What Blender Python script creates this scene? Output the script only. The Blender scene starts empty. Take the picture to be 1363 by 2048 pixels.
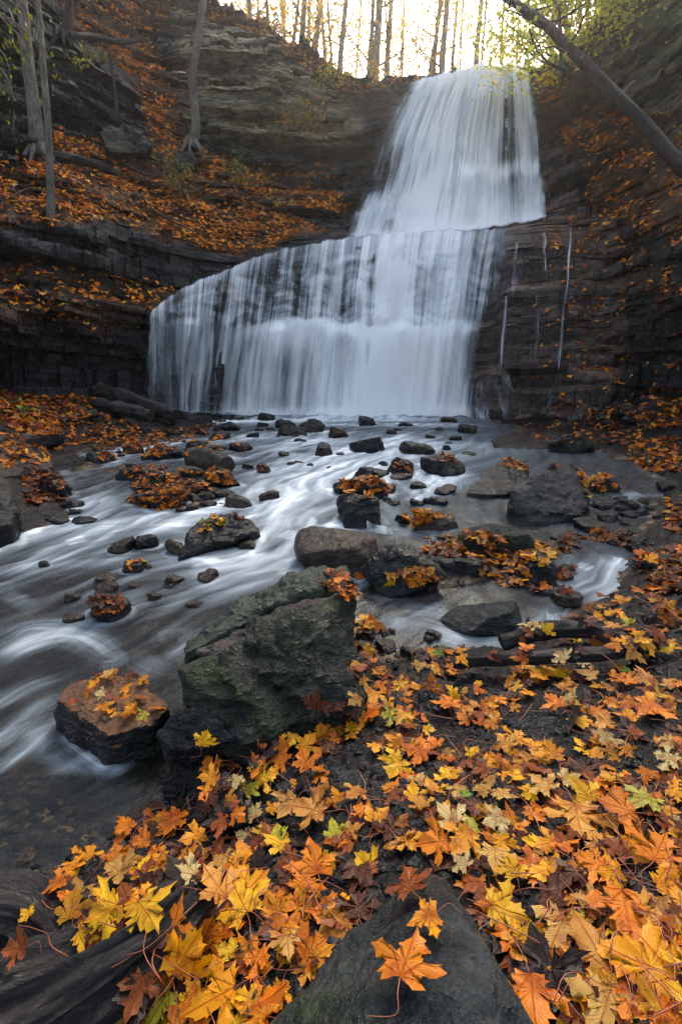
import bpy, bmesh, math, random
import numpy as np
from mathutils import Vector, Matrix
from mathutils.bvhtree import BVHTree

# ------------------------------------------------------------------ camera, sky, sun, exposure
S = bpy.context.scene
C = S.collection
CAMZ = 1.1
PITCH = math.radians(13.7)
cam = bpy.data.cameras.new('camera'); camo = bpy.data.objects.new('camera', cam); C.objects.link(camo)
cam.sensor_fit = 'VERTICAL'; cam.sensor_height = 36.0; cam.lens = 1000 / 2048 * 36.0
cam.clip_start = 0.02; cam.clip_end = 800
camo.location = (0, 0, CAMZ); camo.rotation_euler = (math.pi / 2 - PITCH, 0, 0)
S.camera = camo
SUN_EL, SUN_AZ = 40.0, 14.0          # azimuth measured clockwise (to the right) from +Y
w = bpy.data.worlds.new('World'); S.world = w; w.use_nodes = True
nt = w.node_tree
bg = nt.nodes['Background']
sky = nt.nodes.new('ShaderNodeTexSky'); sky.sky_type = 'NISHITA'; sky.sun_disc = False
sky.sun_elevation = math.radians(SUN_EL); sky.sun_rotation = math.radians(SUN_AZ)
sky.air_density = 1.0; sky.dust_density = 5.0; sky.ozone_density = 1.0
hs = nt.nodes.new('ShaderNodeHueSaturation'); hs.inputs['Saturation'].default_value = .62     # thin bright cloud
nt.links.new(sky.outputs[0], hs.inputs['Color']); nt.links.new(hs.outputs[0], bg.inputs[0]); bg.inputs[1].default_value = 0.15
sl = bpy.data.lights.new('sun', 'SUN'); so = bpy.data.objects.new('sun', sl); C.objects.link(so)
sl.energy = 1.5; sl.angle = math.radians(14); sl.color = (1.0, 0.84, 0.62)
_e, _a = math.radians(SUN_EL), math.radians(SUN_AZ)
so.rotation_euler = (-Vector((math.sin(_a) * math.cos(_e), math.cos(_a) * math.cos(_e), math.sin(_e)))).to_track_quat('-Z', 'Y').to_euler()
S.view_settings.view_transform = 'Standard'; S.view_settings.look = 'None'
S.view_settings.gamma = 1; S.view_settings.exposure = 1.95
S.render.engine = 'CYCLES'
S.cycles.max_bounces = 6; S.cycles.diffuse_bounces = 3; S.cycles.glossy_bounces = 2
S.cycles.transparent_max_bounces = 12; S.cycles.transmission_bounces = 2; S.cycles.volume_bounces = 0
S.cycles.use_denoising = True
S.cycles.caustics_reflective = False; S.cycles.caustics_refractive = False

HAZE = .0011
R = random.Random(7)
NP = np.random.RandomState(11)

# ------------------------------------------------------------------ pixel <-> world (layout helpers)
CP, SP = math.cos(PITCH), math.sin(PITCH)
def pdir(px, py):
    u = (np.asarray(px, float) - 681.5) / 1000; v = (1024 - np.asarray(py, float)) / 1000
    return u, CP + v * SP, -SP + v * CP
def at(px, py, Y):
    dx, dy, dz = pdir(px, py)
    return dx / dy * Y, Y + 0 * dx, CAMZ + dz / dy * Y
def proj(x, y, z):
    zz = z - CAMZ
    d = y * CP - zz * SP; v = y * SP + zz * CP
    return 681.5 + 1000 * x / d, 1024 - 1000 * v / d
WY = [-5, .5, 1.3, 1.8, 2.6, 3.4, 4.6, 7.3, 11, 14, 40]
WZ = [-.19, -.18, -.15, -.12, -.05, 0., .1, .25, .33, .37, .45]
def Wlev(y): return np.interp(y, WY, WZ)
def on(px, py, h=0.0):
    """point of the water level (+h) seen at this pixel"""
    dx, dy, dz = [float(q) for q in pdir(px, py)]
    Y = 3.0
    lo, hi = .2, 60.
    for _ in range(50):
        m = (lo + hi) / 2
        if CAMZ + dz / dy * m > Wlev(m) + h: lo = m
        else: hi = m
    return dx / dy * lo, lo, CAMZ + dz / dy * lo
def pxsize(Y): return Y / 1000.0 * .99

# ------------------------------------------------------------------ numpy noise
_perm = NP.permutation(256); _perm = np.concatenate([_perm, _perm, _perm])
_g = NP.normal(size=(256, 3)); _g /= np.linalg.norm(_g, axis=1)[:, None]
def pn(x, y, z=0.0):
    x, y, z = np.broadcast_arrays(np.asarray(x, float), np.asarray(y, float), np.asarray(z, float))
    xi, yi, zi = np.floor(x).astype(int), np.floor(y).astype(int), np.floor(z).astype(int)
    xf, yf, zf = x - xi, y - yi, z - zi
    xi &= 255; yi &= 255; zi &= 255
    f = lambda t: t * t * t * (t * (t * 6 - 15) + 10)
    U, V, Wt = f(xf), f(yf), f(zf)
    out = 0
    for i in (0, 1):
        wx = U if i else 1 - U
        for j in (0, 1):
            wy = V if j else 1 - V
            for k in (0, 1):
                wz = Wt if k else 1 - Wt
                g = _g[_perm[_perm[_perm[xi + i] + yi + j] + zi + k]]
                out = out + wx * wy * wz * (g[..., 0] * (xf - i) + g[..., 1] * (yf - j) + g[..., 2] * (zf - k))
    return out * 1.6
def fbm(x, y, z=0.0, o=4, lac=2.07, gain=.5):
    s, a = 0, 1.0
    for k in range(o):
        s = s + a * pn(np.asarray(x) * lac ** k + 17.3 * k, np.asarray(y) * lac ** k + 5.1 * k, np.asarray(z) * lac ** k + 9.7 * k); a *= gain
    return s
def sstep(a, b, x):
    t = np.clip((x - a) / (b - a), 0, 1); return t * t * (3 - 2 * t)
def h1(n, s=0):
    v = np.sin(np.asarray(n, float) * 127.1 + s * 311.7) * 43758.5453
    return v - np.floor(v)
def inpoly(px, py, poly):
    c = np.zeros(np.shape(px), bool); n = len(poly)
    for i in range(n):
        x1, y1 = poly[i]; x2, y2 = poly[(i + 1) % n]
        if y1 == y2: continue
        m = ((y1 > py) != (y2 > py)) & (px < (x2 - x1) * (py - y1) / (y2 - y1) + x1)
        c ^= m
    return c

# ------------------------------------------------------------------ mesh helpers
def npmesh(name, V, F, smooth=True, attrs=None, uv=None, cols=None):
    """V (n,3), F (m,k) int"""
    V = np.ascontiguousarray(V, np.float32); F = np.ascontiguousarray(F, np.int32)
    me = bpy.data.meshes.new(name)
    m, k = F.shape
    me.vertices.add(len(V)); me.vertices.foreach_set('co', V.ravel())
    me.loops.add(m * k); me.loops.foreach_set('vertex_index', F.ravel())
    me.polygons.add(m); me.polygons.foreach_set('loop_start', np.arange(0, m * k, k, dtype=np.int32))
    me.polygons.foreach_set('use_smooth', np.full(m, smooth, bool))
    me.update(calc_edges=True)
    for nme, arr in (attrs or {}).items():
        at_ = me.attributes.new(nme, 'FLOAT', 'POINT'); at_.data.foreach_set('value', np.ascontiguousarray(arr, np.float32).ravel())
    if uv is not None:
        l = me.uv_layers.new(name='UVMap'); l.data.foreach_set('uv', np.ascontiguousarray(uv, np.float32)[F.ravel()].ravel())
    if cols is not None:
        c = me.color_attributes.new('col', 'FLOAT_COLOR', 'POINT')
        cc = np.concatenate([cols, np.ones((len(cols), 1))], 1) if cols.shape[1] == 3 else cols
        c.data.foreach_set('color', np.ascontiguousarray(cc, np.float32).ravel())
    return me
def gridfaces(r, c):
    i = np.arange(r * c).reshape(r, c)
    return np.stack([i[:-1, :-1], i[:-1, 1:], i[1:, 1:], i[1:, :-1]], -1).reshape(-1, 4)
def link(name, me, mat, parent=None, loc=None, label=None, cat=None, group=None, kind=None):
    o = bpy.data.objects.new(name, me); C.objects.link(o)
    if mat is not None and me is not None:
        for q in (mat if isinstance(mat, (list, tuple)) else [mat]): me.materials.append(q)
    if parent is not None: o.parent = parent
    if loc is not None: o.location = loc
    tag(o, label, cat, group, kind)
    return o
def tag(o, label=None, cat=None, group=None, kind=None):
    if label: o['label'] = label
    if cat: o['category'] = cat
    if group: o['group'] = group
    if kind: o['kind'] = kind
    return o
def empty(name, loc, label, cat, group=None):
    o = bpy.data.objects.new(name, None); C.objects.link(o); o.location = loc; o.empty_display_size = .1
    return tag(o, label, cat, group)
def tri(F4): return np.concatenate([F4[:, [0, 1, 2]], F4[:, [0, 2, 3]]])

def tube_np(P, rad, seg=10, rough=.0, seed=0, freq=6., twist=0., cap=True, squash=1.0):
    """tube along polyline P with radii; returns V,F(quads)"""
    P = np.asarray(P, float); rad = np.asarray(rad, float); n = len(P)
    T = np.gradient(P, axis=0); T /= np.linalg.norm(T, axis=1)[:, None] + 1e-9
    up = np.array([0, 0, 1.]) if abs(T[:, 2]).mean() < .8 else np.array([0, 1., 0])
    N = np.cross(T, up); N /= np.linalg.norm(N, axis=1)[:, None] + 1e-9
    B = np.cross(N, T)
    th = np.linspace(0, 2 * np.pi, seg, endpoint=False)
    r = rad[:, None] * np.ones(seg)[None]
    if rough:
        L = np.concatenate([[0], np.cumsum(np.linalg.norm(np.diff(P, axis=0), axis=1))])
        r = r * (1 + rough * fbm(np.cos(th)[None] * 1.6 + seed, np.sin(th)[None] * 1.6, L[:, None] * freq, 3))
    V = P[:, None] + r[..., None] * (np.cos(th)[None, :, None] * N[:, None] + squash * np.sin(th)[None, :, None] * B[:, None])
    V = V.reshape(-1, 3)
    i = np.arange(n * seg).reshape(n, seg); j = np.roll(i, -1, 1)
    F = np.stack([i[:-1], j[:-1], j[1:], i[1:]], -1).reshape(-1, 4)
    if cap:
        V = np.concatenate([V, P[:1], P[-1:]]); a, b = n * seg, n * seg + 1
        F = np.concatenate([F, np.stack([np.full(seg, a), j[0], i[0], i[0]], -1)[:, [0, 1, 2, 2]][:, :], np.stack([np.full(seg, b), i[-1], j[-1], j[-1]], -1)])
    return V, F
def fixquads(F):
    """turn quads+degenerate quads into triangles"""
    T1 = F[:, [0, 1, 2]]; T2 = F[:, [0, 2, 3]]
    ok = (T2[:, 1] != T2[:, 2]) & (T2[:, 0] != T2[:, 2])
    return np.concatenate([T1, T2[ok]])
class MB:
    def __init__(s): s.V = []; s.F = []; s.C = []; s.n = 0
    def add(s, V, F, col=None):
        F = np.asarray(F)
        if F.shape[1] == 4: F = fixquads(F)
        s.V.append(V); s.F.append(F + s.n); s.n += len(V)
        if col is not None: s.C.append(np.tile(np.asarray(col, float), (len(V), 1)) if np.ndim(col) == 1 else col)
    def mesh(s, name, smooth=True, uv=None):
        return npmesh(name, np.concatenate(s.V), np.concatenate(s.F), smooth, cols=np.concatenate(s.C) if s.C else None, uv=uv)
def curve_pts(P, n):
    """Catmull-Rom resample of control points (k,d)"""
    P = np.asarray(P, float); k = len(P)
    Q = np.concatenate([[2 * P[0] - P[1]], P, [2 * P[-1] - P[-2]]])
    t = np.linspace(0, k - 1 - 1e-9, n); i = t.astype(int); f = (t - i)[:, None]
    a, b, c, d = Q[i], Q[i + 1], Q[i + 2], Q[i + 3]
    return .5 * ((2 * b) + (-a + c) * f + (2 * a - 5 * b + 4 * c - d) * f ** 2 + (-a + 3 * b - 3 * c + d) * f ** 3)

# ------------------------------------------------------------------ material helpers
class NB:
    def __init__(s, name):
        s.m = bpy.data.materials.new(name); s.m.use_nodes = True; s.t = s.m.node_tree; s.t.nodes.clear()
        s.out = s.n('OutputMaterial')
    def n(s, typ, **kw):
        o = s.t.nodes.new('ShaderNode' + typ)
        for k, v in kw.items(): setattr(o, k, v)
        return o
    def put(s, sock, v):
        if isinstance(v, bpy.types.NodeSocket): s.t.links.new(v, sock)
        else: sock.default_value = v
    def math(s, op, a, b=0.0, c=None, clamp=False):
        o = s.n('Math', operation=op, use_clamp=clamp); s.put(o.inputs[0], a); s.put(o.inputs[1], b)
        if c is not None: s.put(o.inputs[2], c)
        return o.outputs[0]
    def mixc(s, f, a, b, mode='MIX'):
        o = s.n('MixRGB', blend_type=mode); s.put(o.inputs[0], f)
        s.put(o.inputs[1], a if isinstance(a, bpy.types.NodeSocket) else (*a, 1)); s.put(o.inputs[2], b if isinstance(b, bpy.types.NodeSocket) else (*b, 1))
        return o.outputs[0]
    def noise(s, vec, scale, detail=4, rough=.55, dist=0.):
        o = s.n('TexNoise'); 
        if vec is not None: s.put(o.inputs['Vector'], vec)
        o.inputs['Scale'].default_value = scale; o.inputs['Detail'].default_value = detail; o.inputs['Roughness'].default_value = rough
        o.inputs['Distortion'].default_value = dist
        return o.outputs[0]
    def vor(s, vec, scale, feature='F1'):
        o = s.n('TexVoronoi', feature=feature); s.put(o.inputs['Vector'], vec); o.inputs['Scale'].default_value = scale
        return o.outputs[0], (o.outputs[1] if feature == 'F1' else None)
    def ramp(s, f, stops, interp='LINEAR'):
        o = s.n('ValToRGB'); s.put(o.inputs[0], f); e = o.color_ramp.elements; o.color_ramp.interpolation = interp
        while len(e) < len(stops): e.new(.5)
        for q, (p, c) in zip(e, stops): q.position = p; q.color = (*c, 1) if len(c) == 3 else c
        return o.outputs[0]
    def mr(s, v, a, b, c=0., d=1., smooth=False):
        o = s.n('MapRange'); 
        if smooth: o.interpolation_type = 'SMOOTHSTEP'
        s.put(o.inputs[0], v); s.put(o.inputs[1], a); s.put(o.inputs[2], b); s.put(o.inputs[3], c); s.put(o.inputs[4], d)
        return o.outputs[0]
    def attr(s, name): 
        o = s.n('Attribute', attribute_name=name); return o
    def geo(s): return s.n('NewGeometry')
    def obj(s): return s.n('TexCoord').outputs['Object']
    def scale(s, vec, sc):
        o = s.n('Mapping'); s.put(o.inputs[0], vec); o.inputs[3].default_value = sc; return o.outputs[0]
    def bump(s, h, strength=.5, dist=.02, normal=None):
        o = s.n('Bump'); s.put(o.inputs['Height'], h); o.inputs['Strength'].default_value = strength; o.inputs['Distance'].default_value = dist
        if normal is not None: s.put(o.inputs['Normal'], normal)
        return o.outputs[0]
    def prin(s, col, rough=.5, spec=.5, normal=None, **kw):
        o = s.n('BsdfPrincipled'); s.put(o.inputs['Base Color'], col if isinstance(col, bpy.types.NodeSocket) else (*col, 1))
        s.put(o.inputs['Roughness'], rough); s.put(o.inputs['Specular IOR Level'], spec)
        if normal is not None: s.put(o.inputs['Normal'], normal)
        for k, v in kw.items(): s.put(o.inputs[k], v)
        return o.outputs[0]
    def done(s, sh): s.t.links.new(sh, s.out.inputs[0]); return s.m

# ---- cliff rock: dark wet shale, paler tan limestone where the 'tan' attribute says, moss
def mat_cliff():
    b = NB('layered_shale'); P = b.geo().outputs['Position']
    lay = b.scale(P, (.9, .9, 9.))
    n1 = b.noise(lay, 1.6, 6, .6, .6); n2 = b.noise(P, 1.3, 5, .6); n3 = b.noise(P, 14., 5, .65)
    dark = b.ramp(n1, [(.3, (.005, .006, .008)), (.5, (.017, .020, .025)), (.72, (.048, .052, .058))])
    tan = b.ramp(n1, [(.28, (.030, .029, .022)), (.5, (.15, .135, .090)), (.74, (.34, .30, .20))])
    ta = b.attr('tan').outputs['Fac']
    f = b.mr(b.math('ADD', ta, b.math('MULTIPLY', b.math('SUBTRACT', n2, .5), .8)), .25, .75, smooth=True)
    col = b.mixc(f, dark, tan)
    br = b.attr('brown').outputs['Fac']
    fb = b.mr(b.math('ADD', br, b.math('MULTIPLY', b.math('SUBTRACT', n3, .5), .6)), .3, .8, smooth=True)
    col = b.mixc(fb, col, b.ramp(n3, [(.3, (.020, .016, .016)), (.7, (.115, .090, .080))]))
    mo = b.attr('moss').outputs['Fac']
    fm = b.mr(b.math('ADD', mo, b.math('MULTIPLY', b.math('SUBTRACT', b.noise(P, 2.6, 5, .65), .5), 1.2)), .45, .75, smooth=True)
    col = b.mixc(b.math('MULTIPLY', fm, .75), col, (.040, .062, .020))
    # soil and rotted leaves between the leaves
    so_ = b.attr('soil').outputs['Fac']
    soil = b.ramp(b.noise(P, 22., 5, .7), [(.3, (.014, .010, .008)), (.55, (.07, .036, .018)), (.75, (.25, .095, .022))])
    col = b.mixc(b.mr(b.math('ADD', so_, b.math('MULTIPLY', b.math('SUBTRACT', n2, .5), .7)), .35, .7, smooth=True), col, soil)
    _, bt = b.vor(b.scale(P, (1.3, 1.3, 7.)), 1.)
    bs = b.n('SeparateXYZ'); b.put(bs.inputs[0], bt)
    col = b.mixc(1., col, b.ramp(bs.outputs[0], [(0., (.45, .45, .48)), (.5, (.95, .95, .95)), (1., (1.9, 1.8, 1.6))]), 'MULTIPLY')
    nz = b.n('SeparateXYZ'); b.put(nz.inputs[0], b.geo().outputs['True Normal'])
    col = b.mixc(b.mr(nz.outputs[2], .3, .8, 0., .6), col, b.mixc(1., col, (2.2, 2.0, 1.7), 'MULTIPLY'))  # ledge tops paler: dry debris, with the light on their edges put into colour
    Pd = b.n('VectorMath', operation='ADD'); b.put(Pd.inputs[0], b.scale(P, (1.7, 1.7, 8.5))); nd = b.n('TexNoise'); b.put(nd.inputs['Vector'], P); nd.inputs['Scale'].default_value = 1.7; b.put(Pd.inputs[1], nd.outputs[1])
    ve, _ = b.vor(Pd.outputs[0], 1., 'DISTANCE_TO_EDGE')
    ce = b.math('MULTIPLY', b.mr(ve, .10, .0, 0., .85), b.math('SUBTRACT', 1., fb))
    col = b.mixc(ce, col, (.003, .003, .003))
    crack = b.ramp(b.noise(b.scale(P, (2.2, 2.2, 30.)), 1.0, 4, .6, .8), [(.42, (0, 0, 0)), (.5, (1, 1, 1))])
    h = b.math('ADD', b.math('MULTIPLY', b.noise(b.scale(P, (3., 3., 24.)), 1.2, 6, .65, .5), 1.0), b.math('MULTIPLY', n3, .5))
    h = b.math('ADD', h, b.math('MULTIPLY', crack, .25))
    wet = b.mr(n2, .35, .65, .28, .62)
    wet = b.math('ADD', wet, b.math('MULTIPLY', f, .2), clamp=True)
    return b.done(b.prin(col, wet, .2, b.bump(h, .85, .12)))
def mat_rock(name, c0, c1, c2, moss=0., rough=(.25, .55), top=None, sc=1., bump=.7, green=(.035, .055, .022), speck=True):
    b = NB(name); P = b.obj()
    n1 = b.noise(P, 4.5 * sc, 7, .62, .5); n2 = b.noise(b.scale(P, (1, 1, 3.)), 9. * sc, 6, .62, .4); n3 = b.noise(P, 70. * sc, 3, .6)
    col = b.ramp(b.math('ADD', b.math('MULTIPLY', n1, .55), b.math('MULTIPLY', n2, .45)), [(.34, c0), (.5, c1), (.66, c2)])
    col = b.mixc(b.mr(n3, .45, .75, 0., .35), col, c2)
    if speck:
        v, _ = b.vor(P, 55. * sc)
        col = b.mixc(b.mr(v, .12, .05, 0., .5), col, tuple(min(1, q * 2.2 + .02) for q in c2))
    if moss:
        g = b.mr(b.noise(P, 3.1 * sc, 6, .68), .56 - .2 * moss, .72 - .2 * moss, smooth=True)
        col = b.mixc(b.math('MULTIPLY', g, .9), col, b.ramp(b.noise(P, 40 * sc, 4), [(.3, tuple(q * .45 for q in green)), (.7, tuple(q * 1.5 for q in green))]))
    if top:
        nz = b.n('SeparateXYZ'); b.put(nz.inputs[0], b.geo().outputs['Normal'])
        t = b.mr(b.math('ADD', nz.outputs[2], b.math('MULTIPLY', b.math('SUBTRACT', n1, .5), 1.0)), .45, .8, smooth=True)
        col = b.mixc(t, col, b.ramp(b.noise(P, 16 * sc, 5, .6), [(.3, tuple(q * .45 for q in top)), (.7, tuple(q * 1.4 for q in top))]))
    cr, _ = b.vor(b.scale(P, (1, 1, 2.4)), 5. * sc, 'DISTANCE_TO_EDGE')
    h = b.math('ADD', b.math('ADD', b.math('MULTIPLY', n2, 1.), b.math('MULTIPLY', n3, .22)), b.math('MULTIPLY', b.noise(P, 22 * sc, 5, .65), .55))
    r = b.mr(n1, .35, .65, rough[0] * .75, rough[1] * .8)
    return b.done(b.prin(col, r, .12, b.bump(h, bump, .035)))
def mat_soil():
    b = NB('wet_streambed'); P = b.geo().outputs['Position']
    v1, c1 = b.vor(b.scale(P, (1, 1, .4)), 13.); v2, c2 = b.vor(b.scale(P, (1, 1, .4)), 38.)
    n = b.noise(P, 3., 6, .65)
    tone = b.n('SeparateXYZ'); b.put(tone.inputs[0], c1)
    peb = b.ramp(tone.outputs[0], [(.0, (.012, .010, .008)), (.4, (.048, .032, .019)), (.75, (.11, .068, .036)), (1., (.19, .145, .10))])
    peb = b.mixc(b.mr(v1, .3, .75, 0, .75), peb, (.016, .013, .011))
    bank = b.ramp(b.math('ADD', b.math('MULTIPLY', n, .5), b.math('MULTIPLY', b.noise(P, 40., 4, .6), .5)), [(.35, (.0015, .0015, .002)), (.52, (.005, .0045, .005)), (.7, (.016, .012, .011))])
    col = b.mixc(b.mr(b.attr('land').outputs['Fac'], .3, .7, smooth=True), peb, bank)
    h = b.math('ADD', b.math('MULTIPLY', b.math('SUBTRACT', 1., v1), .8), b.math('MULTIPLY', b.math('SUBTRACT', 1., v2), .4))
    h = b.math('ADD', h, b.noise(P, 60., 4, .6))
    return b.done(b.prin(col, b.mr(n, .4, .6, .10, .32), .13, b.bump(h, .8, .02)))
def mat_leaf(name, use_attr):
    b = NB(name)
    if use_attr: base = b.attr('col').outputs['Color']
    else: base = b.n('ObjectInfo').outputs['Color']
    uv = b.n('UVMap').outputs[0]; sep = b.n('SeparateXYZ'); b.put(sep.inputs[0], uv)
    x, y = sep.outputs[0], sep.outputs[1]
    P = b.geo().outputs['Position']
    ang = b.math('ARCTAN2', b.math('ABSOLUTE', x), b.math('ADD', y, .0))
    k = .70
    q = b.math('PINGPONG', b.math('ADD', ang, 0.), k / 2)         # distance to nearest multiple of k
    r = b.math('SQRT', b.math('ADD', b.math('MULTIPLY', x, x), b.math('MULTIPLY', y, y)))
    d = b.math('MULTIPLY', q, r)
    vein = b.mr(d, .008, .028, 1., 0., smooth=True)
    # side veins
    wv = b.math('SINE', b.math('SUBTRACT', b.math('MULTIPLY', r, 62.), b.math('MULTIPLY', q, 60.)))
    sv = b.mr(wv, .72, 1., 0., .45)
    n1 = b.noise(P, 34., 5, .65); n2 = b.noise(P, 130., 3, .6)
    col = b.mixc(b.mr(n1, .38, .66, 0., .5), base, b.mixc(1., base, (.72, .36, .2), 'MULTIPLY'))
    nB = b.noise(P, 11., 4, .6)
    col = b.mixc(b.mr(nB, .52, .66, 0., .8), col, b.mixc(1., base, (.50, .26, .16), 'MULTIPLY'))
    col = b.mixc(b.mr(n1, .58, .72, 0., .85), col, b.mixc(1., base, (.28, .13, .10), 'MULTIPLY'))
    col = b.mixc(b.mr(n2, .64, .70, 0., .8), col, (.03, .014, .008))
    col = b.mixc(b.math('MULTIPLY', sv, .5), col, b.mixc(1., base, (.62, .4, .3), 'MULTIPLY'))
    col = b.mixc(b.math('MULTIPLY', vein, .75), col, b.mixc(1., base, (.75, .42, .28), 'MULTIPLY'))
    h = b.math('SUBTRACT', b.math('MULTIPLY', n1, .7), b.math('ADD', b.math('MULTIPLY', vein, .5), b.math('MULTIPLY', sv, .22)))
    nr = b.bump(h, .7, .006)
    pr = b.prin(col, b.mr(n1, .3, .7, .3, .6), .2, nr)
    tr = b.n('BsdfTranslucent'); b.put(tr.inputs[0], b.mixc(1., col, (1., .9, .6), 'MULTIPLY')); b.put(tr.inputs[1], nr)
    mx = b.n('MixShader'); mx.inputs[0].default_value = .25; b.put(mx.inputs[1], pr); b.put(mx.inputs[2], tr.outputs[0])
    return b.done(mx.outputs[0])
def mat_foliage(name, tr_amt=.5):
    b = NB(name); base = b.attr('col').outputs['Color']
    pr = b.prin(base, .5, .3); tr = b.n('BsdfTranslucent'); b.put(tr.inputs[0], base)
    mx = b.n('MixShader'); mx.inputs[0].default_value = tr_amt; b.put(mx.inputs[1], pr); b.put(mx.inputs[2], tr.outputs[0])
    return b.done(mx.outputs[0])
def mat_bark(name, c0, c1, c2, rough=.8, sc=1., bump=.8, stretch=5., spec=.3):
    b = NB(name); P = b.obj()
    v = b.scale(P, (1, 1, 1 / stretch))
    n1 = b.noise(v, 28 * sc, 6, .65, .6); n2 = b.noise(P, 5. * sc, 5, .6)
    col = b.ramp(b.math('ADD', b.math('MULTIPLY', n1, .6), b.math('MULTIPLY', n2, .4)), [(.36, c0), (.5, c1), (.64, c2)])
    return b.done(b.prin(col, rough, spec, b.bump(n1, bump, .03)))
def mat_wetwood():
    b = NB('wet_black_wood'); uv = b.n('UVMap').outputs[0]; P = b.obj()
    g = b.noise(b.scale(uv, (6., 2.2, 1.)), 3., 8, .7, 1.2); n2 = b.noise(P, 6., 6, .6); n3 = b.noise(P, 60., 4, .65)
    col = b.ramp(b.math('ADD', b.math('MULTIPLY', g, .6), b.math('MULTIPLY', n2, .4)), [(.38, (.004, .004, .005)), (.52, (.017, .015, .016)), (.68, (.055, .046, .042))])
    h = b.math('ADD', g, b.math('MULTIPLY', n3, .25))
    return b.done(b.prin(col, b.mr(n2, .35, .65, .18, .42), .25, b.bump(h, .8, .03)))
def mat_falls():
    b = NB('falling_water'); uv = b.n('UVMap').outputs[0]
    cov = b.attr('cover').outputs['Fac']
    f1 = b.noise(b.scale(uv, (9., .28, 1.)), 1., 2, .5, .2)
    f2 = b.noise(b.scale(uv, (34., .5, 1.)), 1., 3, .6, .25)
    f3 = b.noise(b.scale(uv, (120., 1.0, 1.)), 1., 2, .6, .3)
    s = b.math('ADD', b.math('MULTIPLY', b.math('SUBTRACT', f1, .5), 2.0), b.math('MULTIPLY', b.math('SUBTRACT', f2, .5), 1.2))
    s = b.math('ADD', s, b.math('MULTIPLY', b.math('SUBTRACT', f3, .5), 1.1))
    soft = b.attr('soft').outputs['Fac']          # 1 where the strands have blurred together
    amp = b.mr(soft, 0., 1., .95, .34)
    a = b.math('ADD', cov, b.math('MULTIPLY', s, amp))
    a = b.mr(a, .14, .98, 0., .97, smooth=True)
    a = b.math('MULTIPLY', a, b.mr(cov, 0., .15, 0., 1.))
    df = b.n('BsdfDiffuse'); b.put(df.inputs[0], b.mixc(b.mr(a, .3, .95), (.52, .60, .67), (.92, .94, .95)))
    tl = b.n('BsdfTranslucent'); tl.inputs[0].default_value = (.86, .90, .92, 1)
    m0 = b.n('MixShader'); m0.inputs[0].default_value = .35; b.put(m0.inputs[1], df.outputs[0]); b.put(m0.inputs[2], tl.outputs[0])
    tp = b.n('BsdfTransparent')
    mx = b.n('MixShader'); b.put(mx.inputs[0], a); b.put(mx.inputs[1], tp.outputs[0]); b.put(mx.inputs[2], m0.outputs[0])
    return b.done(mx.outputs[0])
def mat_stream():
    b = NB('stream_water'); foam = b.attr('foam').outputs['Fac']
    tp = b.n('BsdfTransparent'); tp.inputs[0].default_value = (.80, .78, .72, 1)
    gl = b.n('BsdfGlossy'); gl.inputs['Roughness'].default_value = .3; gl.inputs[0].default_value = (.62, .70, .78, 1)
    uv = b.n('UVMap').outputs[0]
    n = b.noise(b.scale(uv, (7., .9, 1.)), 1., 4, .6, .5)
    nr = b.bump(n, .25, .05); b.put(gl.inputs['Normal'], nr)
    fr = b.n('Fresnel'); fr.inputs[0].default_value = 1.33; b.put(fr.inputs['Normal'], nr)
    m0 = b.n('MixShader'); b.put(m0.inputs[0], b.math('MULTIPLY', fr.outputs[0], .7)); b.put(m0.inputs[1], tp.outputs[0]); b.put(m0.inputs[2], gl.outputs[0])
    # thin silt and blur of moving water
    mk = b.n('BsdfDiffuse'); b.put(mk.inputs[0], (.026, .028, .030, 1))
    m1 = b.n('MixShader'); b.put(m1.inputs[0], b.attr('blur').outputs['Fac']); b.put(m1.inputs[1], m0.outputs[0]); b.put(m1.inputs[2], mk.outputs[0])
    df = b.n('BsdfDiffuse'); b.put(df.inputs[0], b.mixc(b.mr(foam, .2, .9), (.34, .42, .48), (.66, .71, .75)))
    a = b.math('ADD', foam, b.math('MULTIPLY', b.math('SUBTRACT', n, .5), b.mr(foam, 0, .3, 0, .45)))
    a = b.mr(a, .04, 1.0, 0., .92)
    mx = b.n('MixShader'); b.put(mx.inputs[0], a); b.put(mx.inputs[1], m1.outputs[0]); b.put(mx.inputs[2], df.outputs[0])
    return b.done(mx.outputs[0])

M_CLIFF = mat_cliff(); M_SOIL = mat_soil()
M_DARK = mat_rock('dark_wet_shale', (0.0025, 0.0031, 0.0037), (0.0087, 0.0099, 0.0112), (0.0285, 0.0298, 0.0310), moss=.12, rough=(.2, .5))
M_SLOPE = mat_rock('slope_rock', (.003, .003, .003), (.008, .008, .008), (.022, .022, .020), moss=.2, rough=(.6, .8))
M_BLACK = mat_rock('black_wet_rock', (0.0017, 0.0021, 0.0028), (0.0056, 0.0063, 0.0077), (0.0196, 0.0203, 0.0217), rough=(.18, .42))
M_BROWN = mat_rock('brown_wet_rock', (0.0052, 0.0039, 0.0033), (0.0195, 0.0137, 0.0111), (0.0455, 0.0351, 0.0292), rough=(.25, .5))
M_MOSSY = mat_rock('mossy_green_rock', (0.0025, 0.0037, 0.0031), (0.0112, 0.0143, 0.0118), (0.0372, 0.0409, 0.0322), moss=.32, sc=1.4, green=(.022, .034, .012), bump=1.)
M_SLAB = mat_rock('grey_mottled_slab', (.003, .004, .005), (.009, .012, .014), (.040, .044, .045), moss=.25, sc=1.5, bump=.8, rough=(.16, .42), green=(.014, .026, .012), speck=False)
M_MOSSTOP = mat_rock('smooth_green_slab', (0.0062, 0.0099, 0.0074), (0.0186, 0.0267, 0.0198), (0.0465, 0.0527, 0.0409), moss=.45, sc=1.8, bump=.6, green=(.018, .034, .020))
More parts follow.
